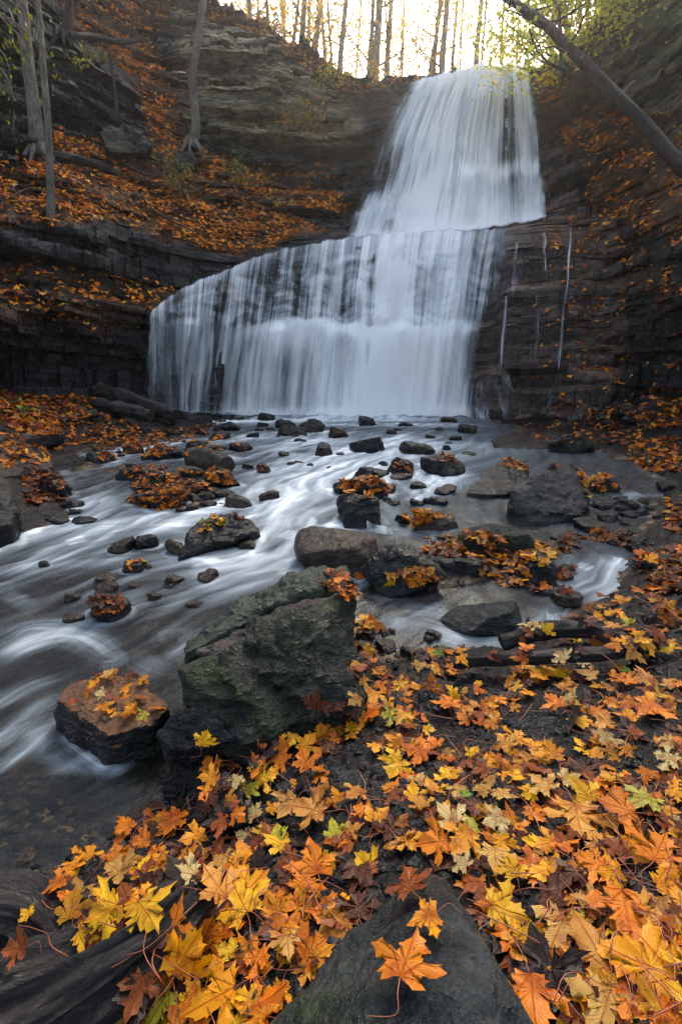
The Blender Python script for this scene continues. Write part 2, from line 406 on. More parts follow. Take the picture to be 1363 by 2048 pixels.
M_PINK = mat_rock('bare_broken_rock', (0.0072, 0.0060, 0.0060), (0.0300, 0.0252, 0.0240), (0.0780, 0.0630, 0.0570), sc=1.6, bump=.9)
M_LEAFTOP = mat_rock('rock_stained_on_top', (0.0028, 0.0035, 0.0035), (0.0091, 0.0105, 0.0112), (0.0266, 0.0280, 0.0280), moss=.25, top=(.11, .052, .025), sc=1.4)
M_LEAF = mat_leaf('fallen_maple_leaf', False); M_LITTER = mat_leaf('leaf_litter', True)
M_CROWN = mat_foliage('crown_leaves', .55); M_SHRUB = mat_foliage('shrub_leaves', .35)
M_BARKG = mat_bark('grey_bark', (.035, .029, .023), (.10, .086, .070), (.19, .165, .135), .85)
M_RIM = mat_bark('haze_washed_rim_bark', (.12, .095, .07), (.26, .21, .155), (.42, .35, .27), .85)  # rim bark lightened: bright haze over the trunks is put into its colour
M_BARKD = mat_bark('dark_bark', (.008, .006, .005), (.026, .019, .015), (.060, .048, .036), .8)
M_LOG = mat_bark('black_wet_log', (.002, .002, .002), (.007, .006, .006), (.024, .020, .018), .4, spec=.3, stretch=.6)
M_ENDGRAIN = mat_bark('sawn_end_grain', (.006, .005, .004), (.016, .013, .010), (.035, .028, .022), .6)
M_WOOD = mat_wetwood()
M_FALLS = mat_falls(); M_STREAM = mat_stream()
_b = NB('leaf_stem'); M_STEM = _b.done(_b.prin((.24, .055, .02), .35, .5))
_b = NB('twig_bark'); M_TWIG = _b.done(_b.prin((.055, .035, .024), .6, .4))

# ================================================================== SETTING: the amphitheatre of cliffs
CTRL = [
 (0,770,9.6),(0,700,9.5),(0,660,9.2),(0,640,9.0),(0,600,9.4),(0,560,9.8),(0,530,10.1),(0,460,10.1),(0,450,10.4),(0,380,11.2),(0,320,12.2),(0,290,13),(0,180,13.2),(0,50,13.7),(0,0,14.3),
 (150,780,10.5),(150,700,10.6),(150,650,10.2),(150,600,10.7),(150,545,11.5),(150,470,11.5),(150,440,11.9),(150,350,13),(150,260,14),(150,200,14.2),(150,120,14.7),(150,60,16),(150,0,17),
 (300,800,12.6),(300,700,12.6),(300,630,12.3),(300,585,12.8),(300,565,13.3),(300,480,13.3),(300,455,13.8),(300,380,14.8),(300,280,16),(300,200,17),(300,100,18.5),(300,0,20),
 (430,830,13.9),(430,640,13.9),(430,560,14.1),(430,515,14.6),(430,440,15.5),(430,350,16.8),(430,290,17.8),(430,200,18.2),(430,100,18.5),(430,40,19.5),
 (560,835,14.1),(560,660,14.15),(560,640,14.5),(560,520,15.1),(560,495,15.8),(560,440,17),(560,370,18),(560,300,18.3),(560,200,18.6),(560,110,19),(560,75,19.8),
 (680,835,14.0),(680,660,14.1),(680,640,14.5),(680,500,15.2),(680,475,15.8),(680,455,17),(680,420,17.8),(680,300,18.4),(680,200,18.8),(680,165,19.2),
 (800,835,14.0),(800,660,14.05),(800,640,14.5),(800,490,15.1),(800,468,15.6),(800,455,16.8),(800,440,17.1),(800,350,17.5),(800,200,18.2),(800,165,18.6),
 (950,835,14.1),(950,660,14.1),(950,640,14.5),(950,480,15.0),(950,458,15.5),(950,448,16.5),(950,430,16.7),(950,350,16.9),(950,335,17.4),(950,200,18),(950,135,18.4),
 (1080,835,13.8),(1080,740,13.9),(1080,730,14.15),(1080,600,14.4),(1080,480,14.7),(1080,435,15.2),(1080,425,16.2),(1080,418,17),(1080,300,17.6),(1080,150,18.3),
 (1200,835,12.2),(1200,740,12.4),(1200,640,12.6),(1200,560,13.3),(1200,470,13.8),(1200,420,14.6),(1200,300,15.3),(1200,200,15.8),(1200,120,15.6),(1200,50,15.7),(1200,0,16),
 (1363,835,9.5),(1363,740,9.8),(1363,655,9.8),(1363,620,9.6),(1363,500,10.6),(1363,400,11.2),(1363,330,12),(1363,250,12.6),(1363,200,12.9),(1363,100,13),(1363,0,13.4),
 (1600,835,6.8),(1600,500,7.5),(1600,200,9.5),(1700,0,11),(-250,770,7),(-250,450,7.8),(-250,200,10.),(-350,0,11.5),(1363,-300,15),(0,-300,17)]
_c = np.array(CTRL, float); _x, _y, _z = at(_c[:, 0], _c[:, 1], _c[:, 2])
_q = np.stack([_x / _y * 15, _z], 1)
def rbf_fit(q, f):
    D = np.linalg.norm(q[:, None] - q[None], axis=2); n = len(q)
    A = np.zeros((n + 3, n + 3)); A[:n, :n] = -D - np.eye(n) * .02; A[:n, n] = 1; A[:n, n + 1:] = q; A[n, :n] = 1; A[n + 1:, :n] = q.T
    return np.linalg.solve(A, np.concatenate([f, np.zeros(3)]))
def rbf_eval(q, wgt, P):
    out = np.empty(len(P))
    for s in range(0, len(P), 20000):
        p = P[s:s + 20000]; D = np.sqrt(((p[:, None] - q[None]) ** 2).sum(2))
        out[s:s + 20000] = -D @ wgt[:len(q)] + wgt[len(q)] + p @ wgt[len(q) + 1:]
    return out
_w = rbf_fit(_q, _c[:, 2])
GA, GZ = np.linspace(-1.0, 1.0, 360), np.linspace(-1.2, 18, 380)
_ga, _gz = np.meshgrid(GA, GZ)
YG = rbf_eval(_q, _w, np.stack([_ga.ravel() * 15, _gz.ravel()], 1)).reshape(_ga.shape)
YG = np.clip(YG, 4.5, 26)
_bx, _by = proj(_ga * YG, YG, _gz)
_bn = 14 * pn(_ga * 15 * .9, _gz * 1.1, 4.4)
# rounded wet shelf right of the lower fall, on a broader plinth, and pillows under the falling water
YG -= 1.1 * sstep(940, 1030, _bx) * sstep(1225, 1130, _bx + _bn) * sstep(432, 520, _by) * sstep(752, 738, _by + _bn * .3)
YG -= .40 * sstep(985, 1010, _bx + _bn) * sstep(1130, 1110, _bx) * sstep(584, 600, _by + _bn * .3) * sstep(752, 738, _by)
YG -= 1.25 * sstep(930, 985, _bx + _bn) * sstep(1260, 1150, _bx + _bn) * sstep(736, 752, _by + _bn * .4)
_in = sstep(330, 420, _bx) * sstep(990, 940, _bx) * sstep(470, 520, _by) * sstep(655, 630, _by)
YG -= _in * (.22 * pn(_ga * 15 * .75, _gz * .25, 1.2) + .16 * pn(_ga * 15 * 1.6, _gz * .8, 6.2))
_in = sstep(740, 800, _bx) * sstep(1075, 1030, _bx) * sstep(150, 200, _by) * sstep(450, 420, _by)
YG -= _in * (.28 * pn(_ga * 15 * .8, _gz * .15, 2.2) + .15 * pn(_ga * 15 * 1.7, _gz * .5, 7.2))
def Ysm(a, z):
    ia = np.clip((a - GA[0]) / (GA[1] - GA[0]), 0, len(GA) - 1.001); iz = np.clip((z - GZ[0]) / (GZ[1] - GZ[0]), 0, len(GZ) - 1.001)
    i, j = ia.astype(int), iz.astype(int); fa, fz = ia - i, iz - j
    return (YG[j, i] * (1 - fa) + YG[j, i + 1] * fa) * (1 - fz) + (YG[j + 1, i] * (1 - fa) + YG[j + 1, i + 1] * fa) * fz
def hit_cliff(px, py):
    """(vectorised) where a sight line meets the smooth cliff"""
    dx, dy, dz = pdir(px, py); a = dx / dy; s = dz / dy
    lo = np.full(np.shape(a + s), 4.0); hi = np.full(np.shape(a + s), 30.)
    # first crossing by marching
    Y = np.full(np.shape(a + s), 4.0); found = np.zeros(np.shape(Y), bool)
    for st in np.arange(4., 26., .22):
        g = Ysm(a, CAMZ + s * st) - st
        newly = (~found) & (g <= 0); lo = np.where(newly, st - .22, lo); hi = np.where(newly, st, hi); found |= newly
    for _ in range(14):
        m = (lo + hi) / 2; g = Ysm(a, CAMZ + s * m) - m
        lo = np.where(g > 0, m, lo); hi = np.where(g > 0, hi, m)
    return a * hi, hi, CAMZ + s * hi
# skyline
SKY = [(-300,-420,15),(0,-330,17),(300,-150,21),(440,0,19.8),(520,36,20),(570,80,19.9),(620,115,19.7),(690,155,19.5),(760,162,19.2),(830,158,19.0),(860,152,18.8),(930,140,18.6),(990,133,18.5),(1060,136,18.6),(1100,128,18.4),(1140,120,18.2),(1170,108,17.5),(1192,0,16.4),(1210,-120,16),(1400,-250,15.5),(1800,-350,14)]
_s = np.array(SKY, float); _sx, _sy, _sz = at(_s[:, 0], _s[:, 1], _s[:, 2]); SKA = _sx / _sy
def ztop(a): return np.interp(a, SKA, _sz)

# leaf-covered parts (pixel polygons, density)
LEAFP = [
 ([(-200,300),(0,315),(60,330),(100,262),(200,275),(210,300),(300,305),(290,200),(345,190),(380,290),(430,300),(560,370),(705,400),(690,425),(560,425),(655,465),(600,470),(560,492),(470,517),(420,500),(335,482),(240,455),(100,462),(0,452),(-200,440)], 1.0),
 ([(110,-60),(340,-60),(345,60),(300,60),(330,150),(340,200),(290,200),(250,150),(200,100),(130,60)], .8),
 ([(-200,500),(0,520),(120,532),(250,560),(350,572),(345,590),(300,640),(200,668),(0,655),(-200,650)], .55),
 ([(415,-60),(440,0),(520,30),(620,110),(690,150),(760,157),(835,154),(830,165),(760,182),(700,195),(640,170),(560,100),(480,50),(360,20)], .9),
 ([(480,200),(620,250),(770,205),(750,245),(700,260),(640,300),(560,310),(470,290)], .16),
 ([(1065,135),(1120,120),(1170,140),(1180,200),(1250,220),(1363,215),(1500,230),(1500,330),(1363,290),(1280,290),(1220,300),(1150,320),(1110,260),(1075,200)], .95),
 ([(1130,330),(1280,290),(1363,240),(1500,240),(1500,500),(1363,480),(1290,470),(1230,440),(1160,400),(1190,360)], .75),
 ([(1090,430),(1363,430),(1600,430),(1600,860),(1050,860)], .16), ([(1200,560),(1300,545),(1500,540),(1500,590),(1230,590)], .5), ([(1160,735),(1363,720),(1500,720),(1500,800),(1180,800)], .35), ([(1230,480),(1363,440),(1500,440),(1500,500),(1260,520)], .4),
 ([(420,320),(700,330),(700,420),(430,400)], .25),
]
def leafiness(px, py):
    d = np.zeros(np.shape(px))
    for poly, v in LEAFP:
        m = inpoly(px, py, poly); d = np.where(m, np.maximum(d, v), d)
    return d

# rows
rows = []; z = -1.1; k = 0
rr = random.Random(3)
layers = []
while z < 16.5:
    t = rr.choice([.07, .09, .12, .12, .16, .2, .28, .42]) * (1.0 if z < 9 else 1.15)
    layers.append((z, z + t)); z += t
zr, lr, er = [], [], []
for k, (z0, z1) in enumerate(layers):
    n = 2 if z1 - z0 < .14 else (3 if z1 - z0 < .25 else 4)
    for q in np.linspace(0, 1, n):
        zr.append(z0 + .006 + (z1 - z0 - .012) * q); lr.append(k); er.append(q)
for q in range(1, 14): zr.append(z + q * .6); lr.append(k + q); er.append(.5)
zr, lr, er = np.array(zr), np.array(lr), np.array(er)
NC = 1040
av = np.linspace(-.98, .98, NC)
A, Z = np.meshgrid(av, zr); K = np.repeat(lr[:, None], NC, 1); E = np.repeat(er[:, None], NC, 1)
Xm = A * 15                                                          # metres along the wall, about
Zw = Z + .22 * pn(Xm * .11, Z * .08, 2.) + .05 * pn(Xm * .7, Z * .2, 5.)     # gently wavy beds
zt = ztop(A) + .10 * fbm(Xm * .8, 0, 3.3, 3)
over = np.maximum(Zw - zt, 0)
Zc = np.minimum(Zw, zt)
Y0 = Ysm(A, Zc)
px_, py_ = proj(A * Y0, Y0, Zc)
wob = 16
LF = leafiness(px_ + wob * pn(Xm * 1.1, Zc * 1.4, 1.), py_ + wob * pn(Xm * 1.1, Zc * 1.4, 8.))
dome = sstep(290, 340, px_) * sstep(1250, 1190, px_) * sstep(430, 460, py_)            # smooth water-worn rock under the lower fall
upf = inpoly(px_, py_, [(690,470),(800,140),(1075,120),(1120,430)])
smooth_rock = np.clip(dome * .92 + upf * .5, 0, .92)
# blocky bed offsets
fr = .5 + 2.2 * h1(K, 1)
wx = Xm * fr + 1.5 * pn(Xm * .35, K * 3.1) + h1(K, 2) * 50
blk = h1(np.floor(wx), 3.7) - .5
blk2 = h1(np.floor(wx * 2.7 + 7), 5.1) - .5
gap = (h1(K, 6) < .22) & (h1(np.floor(Xm * .35 + 2 * pn(Xm * .2, K * 1.7) + K * 3.3), 8.8) < .7)
off = .24 * (h1(K, 4) - .5) + .30 * blk + .10 * blk2 + .22 * gap + .30 * pn(Xm * .45, K * .37, 4.) 
amp = (1 - .68 * LF) * (1 - .75 * smooth_rock)
off = off * amp * 1.5 + .05 * amp * (h1(np.floor(Xm * 5.5 + K * 7.7 + pn(Xm * 2, K * 1.3)), 2.2) - .5)
off -= .05 * np.sin(E * np.pi) * amp                                # slightly bulging bed faces
off += dome * (.10 * fbm(Xm * 1.3, Zc * 1.6, 4.5, 5) + .03 * np.abs(fbm(Xm * 5, Zc * 5, 1., 3)))
off += .07 * fbm(Xm * 2.5, Zc * 3.2, 1.5, 5) * (1 - .5 * smooth_rock) + .35 * pn(Xm * .3, Zc * .35, 11.)*(1-.6*smooth_rock)
off += LF * .16 * fbm(Xm * 1.2, Zc * 1.5, 6.6, 4)
fallr = inpoly(px_, py_, [(690,480),(770,240),(830,150),(990,120),(1080,130),(1100,445),(1150,445),(1120,740),(1020,840),(285,850),(290,625),(400,552),(560,488),(690,468)])
off = np.where(fallr, np.maximum(off * .6, -.02), off)
Yc = Y0 + off
Yc = Yc + over * 7.0
Zc = Zc + over * .22 + np.where(over > 0, .25 * fbm(Xm * .6, over * 3, 1.1, 3), 0)
V = np.stack([A * Yc, Yc, Zc], -1)
tanP = sstep(300, 400, px_) * sstep(790, 640, px_) * sstep(310, 240, py_ - .06 * (px_ - 400)) + sstep(1050, 1150, px_) * sstep(260, 180, py_) + .55 * sstep(1150, 1250, px_) * sstep(260, 200, py_)
brown = inpoly(px_, py_, [(930,450),(1230,420),(1260,700),(1200,850),(940,850)]) * 1.0 + inpoly(px_, py_, [(1060,200),(1120,200),(1160,420),(1080,430)]) * .7 + dome * .35
moss = .75 * sstep(200, 0, px_) * sstep(420, 200, py_) + .55 * sstep(1150, 1300, px_) * sstep(240, 80, py_) + .15 * tanP
CL_V = V.reshape(-1, 3); CL_F = gridfaces(*A.shape)
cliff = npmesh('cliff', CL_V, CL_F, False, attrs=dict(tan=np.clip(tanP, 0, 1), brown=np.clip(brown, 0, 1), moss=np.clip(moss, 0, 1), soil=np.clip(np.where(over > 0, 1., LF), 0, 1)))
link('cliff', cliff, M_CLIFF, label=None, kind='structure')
CL_LF = np.where(over > 0, .8 * (over < 2.), LF)

# ================================================================== SETTING: stream bed and banks
GC = [(100,2040,.12),(350,1505,.03),(405,1520,.08),(345,1570,.02),(400,2040,.22),(700,2040,.3),(1000,2040,.34),(1350,2040,.4),(1350,1850,.39),(1350,1700,.38),(1350,1500,.32),(1350,1300,.25),(1350,1200,.18),(1300,1100,.08),(1000,1850,.32),(1000,1700,.3),(1000,1500,.22),(1000,1400,.15),(960,1310,.04),(850,1370,.06),(760,1310,.0),(715,1250,-.02),(750,1500,.14),(700,1700,.24),(560,1500,.1),(450,1560,.05),(370,1600,.0),(250,1690,.0),(150,1730,.0),(50,1765,0),(-50,1800,.02),(200,1850,.1),(50,1900,.08),(500,1800,.2),(300,1740,.05),
 (100,1650,-.06),(200,1580,-.07),(300,1560,-.07),(100,1500,-.1),(30,1300,-.12),(300,1300,-.1),(200,1200,-.1),(450,1200,-.1),(600,1100,-.12),(300,1080,-.1),(100,1100,-.1),(-200,1300,-.1),(-200,1600,-.05),(-100,1100,0.0),
 (340,965,.05),(300,1000,.03),(420,975,.04),(250,940,.01),(290,1020,-.02),(450,990,-.06),(200,985,-.1),(0,1000,.2),(90,980,.08),(150,960,-.05),(170,1010,-.1),(-200,950,.3),(60,920,.15),(120,900,.05),(300,860,.04),(400,842,.04),(330,900,-.02),(210,905,-.03),(280,885,.02),(350,860,.04),(400,880,-.02),
 (500,900,-.1),(700,880,-.1),(900,900,-.1),(600,1000,-.1),(800,1000,-.1),(600,850,-.1),(900,850,-.1),(700,960,-.1),(480,940,-.08),
 (1010,868,-.03),(1100,875,.04),(1200,870,.1),(1345,905,.12),(1280,900,.05),(1100,930,-.08),(1250,960,-.06),(1350,950,.04),(1200,1000,-.07),(1000,930,-.08),(900,1000,-.08),(1300,1000,-.08),(1400,1000,.1),(1000,1030,-.05),(1050,1110,.01),(950,1085,-.01),(1150,1080,-.01),(1080,1060,-.03),(1230,1120,-.04),(1100,1165,-.02),(1200,1160,-.05),(900,1130,.05),(830,1170,.01),(850,1230,-.07),(950,1220,-.06),(1100,1210,-.05),(780,1200,-.05),(750,1080,-.05),(850,1030,-.06),(720,1000,-.03),(1500,1200,.3),(1600,1500,.4),(1340,1040,.04),
 (681,3500,.3),(-400,2500,.2),(1800,2500,.4)]
GY = [(0,860,6.6),(0,800,8.2),(-250,880,4.5),(100,800,9.6),(140,850,8.6),(250,800,11.5),(250,835,10.),(200,815,10.),(1280,855,9.8),(1350,850,8.6),(1350,800,9.6),(1240,820,11.5),(1500,850,6.),(1450,900,4.6)]
_gp = [on(a, b, h)[:2] for a, b, h in GC]; _gh = [h for *_, h in GC]
for a, b, Y_ in GY:
    x_, y_, z_ = at(a, b, Y_); _gp.append((float(x_), Y_)); _gh.append(float(z_ - Wlev(Y_)))
_gp = np.array(_gp); _gh = np.array(_gh)
def gq(x, y): return np.stack([x / y * 3.0, np.log(y) * 3.0], 1)
_gw = rbf_fit(gq(_gp[:, 0], _gp[:, 1]), _gh)
ga = np.linspace(-1.5, 1.5, 300); gl_ = np.linspace(math.log(.28), math.log(18), 300)
_A, _L = np.meshgrid(ga, gl_)
HG = rbf_eval(gq(_gp[:, 0], _gp[:, 1]), _gw, np.stack([_A.ravel() * 3, _L.ravel() * 3], 1)).reshape(_A.shape)
HG = np.clip(HG, -.16, 1.6)
def Hland(x, y):
    a = x / y; l = np.log(y)
    ia = np.clip((a - ga[0]) / (ga[1] - ga[0]), 0, 298.999); il = np.clip((l - gl_[0]) / (gl_[1] - gl_[0]), 0, 298.999)
    i, j = ia.astype(int), il.astype(int); fa, fl = ia - i, il - j
    return (HG[j, i] * (1 - fa) + HG[j, i + 1] * fa) * (1 - fl) + (HG[j + 1, i] * (1 - fa) + HG[j + 1, i + 1] * fa) * fl
def ground_z(x, y):
    h = Hland(x, y)
    sc = np.clip(.35 + y * .12, .35, 1.3)
    n = .035 * fbm(x * 3.5, y * 3.5, 0, 4) * sc + .018 * fbm(x * 14, y * 14, 3., 3) * sc
    st = np.abs(pn(x * 22, y * 22, 7.)) * .012
    return Wlev(y) + h + n * np.where(h > 0, 1., .8) + st, h
NA, NY = 820, 720
aa = np.linspace(-1.4, 1.4, NA); yy = np.exp(np.linspace(math.log(.3), math.log(17.5), NY))
Ag, Yg = np.meshgrid(aa, yy); Xg = Ag * Yg
Zg, Hg = ground_z(Xg.ravel(), Yg.ravel()); Zg = Zg.reshape(Ag.shape); Hg = Hg.reshape(Ag.shape)
GR_V = np.stack([Xg, Yg, Zg], -1).reshape(-1, 3); GR_F = gridfaces(NY, NA)
link('streambed', npmesh('streambed', GR_V, GR_F, True, attrs=dict(land=sstep(-.02, .04, Hg).ravel())), M_SOIL, kind='structure')
_v = np.array([(-120, -120, -1.15), (120, -120, -1.15), (120, 8, -1.15), (-120, 8, -1.15)], float)
link('ground', npmesh('ground', _v, np.array([[0, 1, 2, 3]]), attrs=dict(land=np.ones(4))), M_SOIL, kind='structure')

# ================================================================== SETTING: the waterfall sheets
def lerp_pl(pl, t):
    """polyline value by index fraction"""
    pl = np.asarray(pl, float); s = t * (len(pl) - 1); i = np.clip(s.astype(int), 0, len(pl) - 2); f = (s - i)[..., None]
    return pl[i] * (1 - f) + pl[i + 1] * f
def water_sheet(name, px, py, cover, soft, u, t, offs, seed, width, terr=0.):
    x, y, z = hit_cliff(px, py)
    rip = .08 * fbm(u * width * 2.2 + seed, t * 1.2, seed, 3) + .02 * pn(u * width * 16 + seed, t * 1.5, 3.)
    yn = y - offs - rip
    k_ = yn / y
    r, c = px.shape
    V = np.stack([x * k_, yn, CAMZ + (z - CAMZ) * k_], -1).reshape(-1, 3)
    uvv = np.stack([u * width + seed, t * 4], -1).reshape(-1, 2)
    return link(name, npmesh(name, V, gridfaces(r, c), True, attrs=dict(cover=cover.ravel(), soft=soft.ravel()), uv=uvv), M_FALLS, kind='structure')
# upper fall
Lx = [(130,866),(142,846),(155,826),(175,808),(200,792),(240,772),(280,755),(320,742),(350,733),(390,718),(430,702),(474,688)]
Rx = [(130,1010),(133,1052),(160,1066),(200,1072),(260,1077),(330,1084),(400,1090),(435,1093),(472,1095)]
TOPY = [(830,160),(860,150),(900,140),(950,132),(990,125),(1030,128),(1066,140)]
for li, (offs, base) in enumerate([(.06, .76), (.22, .50)]):
    U, T = np.meshgrid(np.linspace(0, 1, 300), np.linspace(0, 1, 320))
    top = np.interp(U, np.linspace(0, 1, 7), [156, 147, 137, 128, 122, 125, 138]); bot = np.interp(U, [0, .35, .7, 1], [478, 471, 460, 440])
    PY = top + (bot - top) * T
    xl = np.interp(PY, [q[0] for q in Lx], [q[1] for q in Lx]); xr = np.interp(PY, [q[0] for q in Rx], [q[1] for q in Rx])
    xl = np.where(PY < 160, np.interp(PY, [125, 160], [822, 822]), xl)
    PX = xl + (xr - xl) * U + 3 * pn(U * 6, T * 3, li)
    wth = .5 + .5 * fbm(U * 7 + .8, T * .7, 3.3 + li, 3)
    cov = base + .35 * (wth - .5)
    # denser main stream in the middle, thinner dark strands at the edges and right of centre
    cov += .28 * np.exp(-((U - .62) / .16) ** 2) + .22 * np.exp(-((U - .38) / .10) ** 2) + .25 * np.exp(-((U - .93) / .05) ** 2) - .20 * np.exp(-((U - .80) / .06) ** 2) * sstep(.1, .3, T) - .22 * np.exp(-((U - .12) / .07) ** 2) * sstep(.25, .5, T)
    cov += .4 * sstep(.16, .0, T) + .35 * np.exp(-((T - .66 - .02 * np.sin(U * 20)) / .05) ** 2) * sstep(.5, .6, U) + .30 * sstep(.7, 1., T)
    cov += .25 * np.exp(-((T - .78) / .06) ** 2) * sstep(.5, .3, U)
    rg = .045 * fbm(T * 5, li * 3.3, 1.7, 4) - .01
    edge = sstep(rg, rg + .12, U) * sstep(1 - rg * .5, .95 - rg * .5, U) * sstep(0, .02, T - .012 * fbm(U * 16, 0, 4., 3) - .008) * sstep(1., .975, T + .012 * fbm(U * 14, 0, 2.5, 3))
    cov = np.clip(cov + .14 * fbm(U * 5, T * 4, 9. + li, 3) + .3 * sstep(.93, 1., T) * fbm(U * 10, 0, 8., 3), .0, 1.15) * edge
    soft = .25 + .5 * sstep(.55, 1, T) + .4 * sstep(.15, 0, T)
    water_sheet('upper_waterfall' if li == 0 else 'upper_waterfall_spray', PX, PY, cov, np.clip(soft, 0, 1), U, T, offs, 3.1 + li * 9.7, 2.2)
# lower fall
P0 = [(296,628),(318,606),(352,580),(400,556),(450,538),(505,512),(560,495),(620,483),(690,471),(760,462),(830,458),(900,454),(960,454),(1020,448),(1075,446)]
P1 = [(286,845),(318,845),(345,845),(375,845),(415,845),(465,845),(515,845),(580,845),(650,845),(720,845),(790,845),(855,845),(905,845),(955,845),(1010,845)]
for li, (offs, base) in enumerate([(.05, .53), (.22, .31)]):
    U, T = np.meshgrid(np.linspace(0, 1, 560), np.linspace(0, 1, 330))
    a_, b_ = lerp_pl(P0, U), lerp_pl(P1, U)
    ee = T ** .8
    PX = a_[..., 0] * (1 - ee) + b_[..., 0] * ee + 4 * pn(U * 14, T * 2, li + 4.)
    PY = a_[..., 1] * (1 - T) + b_[..., 1] * T
    wth = fbm(U * 13 + 4.4, T * .6, 1.3 + li, 3)
    cov = base + .42 * wth
    rock_part = sstep(.30, .42, U)
    ledge = 650 + 22 * pn(U * 5, 0, 2.) + 7 * pn(U * 23, 0, 6.) 
    up = sstep(ledge + 4, ledge - 8, PY)
    cov += .42 * np.exp(-((PX - 790) / 110) ** 2) + .25 * np.exp(-((PX - 905) / 22) ** 2) * up + .30 * np.exp(-((PY - ledge - 10) / 14) ** 2) * rock_part * sstep(960, 940, PX) * (.55 + .45 * np.exp(-((PX - 800) / 140) ** 2))
    cov += .18 * (1 - up) * rock_part * sstep(960, 900, PX)
    cov -= .20 * np.exp(-((PX - 600) / 55) ** 2) * up + .18 * np.exp(-((PX - 560) / 60) ** 2) * sstep(670, 720, PY)
    cov += .18 * sstep(.1, .0, T) * sstep(.6, .4, U) + .22 * sstep(790, 845, PY) * sstep(320, 520, PX)
    cov -= .12 * sstep(.3, .0, U) * sstep(.3, .8, T) + (.75 - .12 * np.clip(fbm(U * 60, T * .4, 2.2, 2), -1, 1)) * sstep(.865, .985, U)
    # stair-steps of thin water over the bed edges
    rg = .012 * fbm(T * 5, li * 3.3, 8.7, 4) - .004
    edge = sstep(rg, rg + .035, U) * sstep(1 - rg, .93 - rg, U) * sstep(0, .02, T - .012 * fbm(U * 40, 0, 4., 3) - .002)
    # water breaking on small uneven steps
    br = .75 * np.clip(fbm(PX * .026 + .8 * pn(PX * .01, PY * .02, 1.), PY * .055 + 1.2 * pn(PX * .02, PY * .01, 3.), 5., 4), -.6, .8) * up * sstep(.02, .15, T)
    cov = np.clip(cov + .26 * br + .10 * fbm(U * 16, T * 4, 3. + li, 3) * (1 - up), 0, 1.12) * edge
    soft = np.clip(.45 + .5 * (1 - up) + .3 * sstep(.3, 0, U), 0, 1)
    cov = np.where(edge > 0, np.clip(cov + .35 * edge * sstep(.90, .985, T) * sstep(.05, .3, U) * sstep(.95, .86, U), 0, 1.1), cov)
    water_sheet('lower_waterfall' if li == 0 else 'lower_waterfall_spray', PX, PY, cov, soft, U, T, offs, 7.3 + li * 5.1, 5.2)
# little cascades between the stones
def cascade(pl, drop, cv, seed):
    c = curve_pts(pl, 40); W_ = np.array([on(a_, b_, .05) for a_, b_ in c]); n_ = 14; T = np.linspace(0, 1, n_)[:, None]
    dz = drop * pxsize(W_[:, 1])[None]
    out_ = dz * .55
    X_ = np.tile(W_[:, 0], (n_, 1)); Y_ = W_[:, 1][None] - out_ * T ** .6; Z_ = W_[:, 2][None] + .004 - dz * T ** 1.6
    U_ = np.tile(np.linspace(0, 1, 40), (n_, 1)); TT = np.tile(T, (1, 40)); L_ = np.linalg.norm(W_[-1] - W_[0])
    cov = cv * sstep(0, .12, U_) * sstep(1, .88, U_) * sstep(0, .2, TT) * (.75 + .5 * pn(U_ * 5, TT * .6, seed))
    link('cascade', npmesh('cascade', np.stack([X_, Y_, Z_], -1).reshape(-1, 3), gridfaces(n_, 40), True, attrs=dict(cover=np.clip(cov, 0, 1).ravel(), soft=np.full(cov.size, .75)), uv=np.stack([U_ * L_ * 1.3 + seed, TT * .3], -1).reshape(-1, 2)), M_FALLS, kind='structure')
for k, (pl, dr, cv) in enumerate([([(722,1030),(745,1046),(795,1056)], 24, .62), ([(905,958),(925,966),(945,975)], 20, .55), ([(700,1098),(720,1104),(742,1106)], 44, .6), ([(610,1140),(640,1128),(668,1122)], 22, .5), ([(1086,1215),(1100,1228),(1122,1220)], 28, .7)]):
    cascade(pl, dr, cv, k * 2.3)
# thin strands down the bare rock on the right
for k, (pl, w0, w1, cv) in enumerate([
    ([(1008,455),(995,500),(990,560),(985,640)], 20, 34, .45), ([(1034,480),(1030,530),(1026,590)], 8, 22, .5), ([(1012,588),(1008,640),(1000,738)], 6, 14, .72), ([(1088,450),(1088,500),(1090,545)], 5, 14, .62),
    ([(1141,445),(1136,520),(1126,620),(1113,738)], 5, 13, .85), ([(1075,585),(1072,640),(1066,730)], 10, 16, .36), ([(1090,540),(1092,600),(1086,670)], 8, 12, .34),
    ([(1000,738),(1010,790),(1015,838)], 40, 30, .36), ([(1113,738),(1100,780),(1095,835)], 30, 30, .30), ([(960,760),(955,800),(965,842)], 40, 50, .6), ([(1275,497),(1276,520),(1275,548)], 3, 5, .4), ([(1160,470),(1158,520),(1150,600)], 3, 5, .2)]):
    c = curve_pts(pl, 60); U, T = np.meshgrid(np.linspace(0, 1, 16), np.linspace(0, 1, 60))
    wd = w0 + (w1 - w0) * T
    PX = c[:, 0][:, None] + (U - .5) * wd * (1.3 + .5 * pn(T * 4, k, 1.)) + 2.5 * pn(T * 5, k, 7.); PY = c[:, 1][:, None] + 0 * U
    cov = cv * (.85 + .35 * pn(T * 5, U * .5 + k, 2.)) * .8 * np.sin(np.pi * U) ** 1.6 * sstep(0, .06, T) * (sstep(1, .9, T) * .6 + .4)
    o = water_sheet('waterfall_strand', PX, PY, np.clip(cov, 0, 1), np.full(U.shape, .35), U, T, .07, k * 3.3, .25)


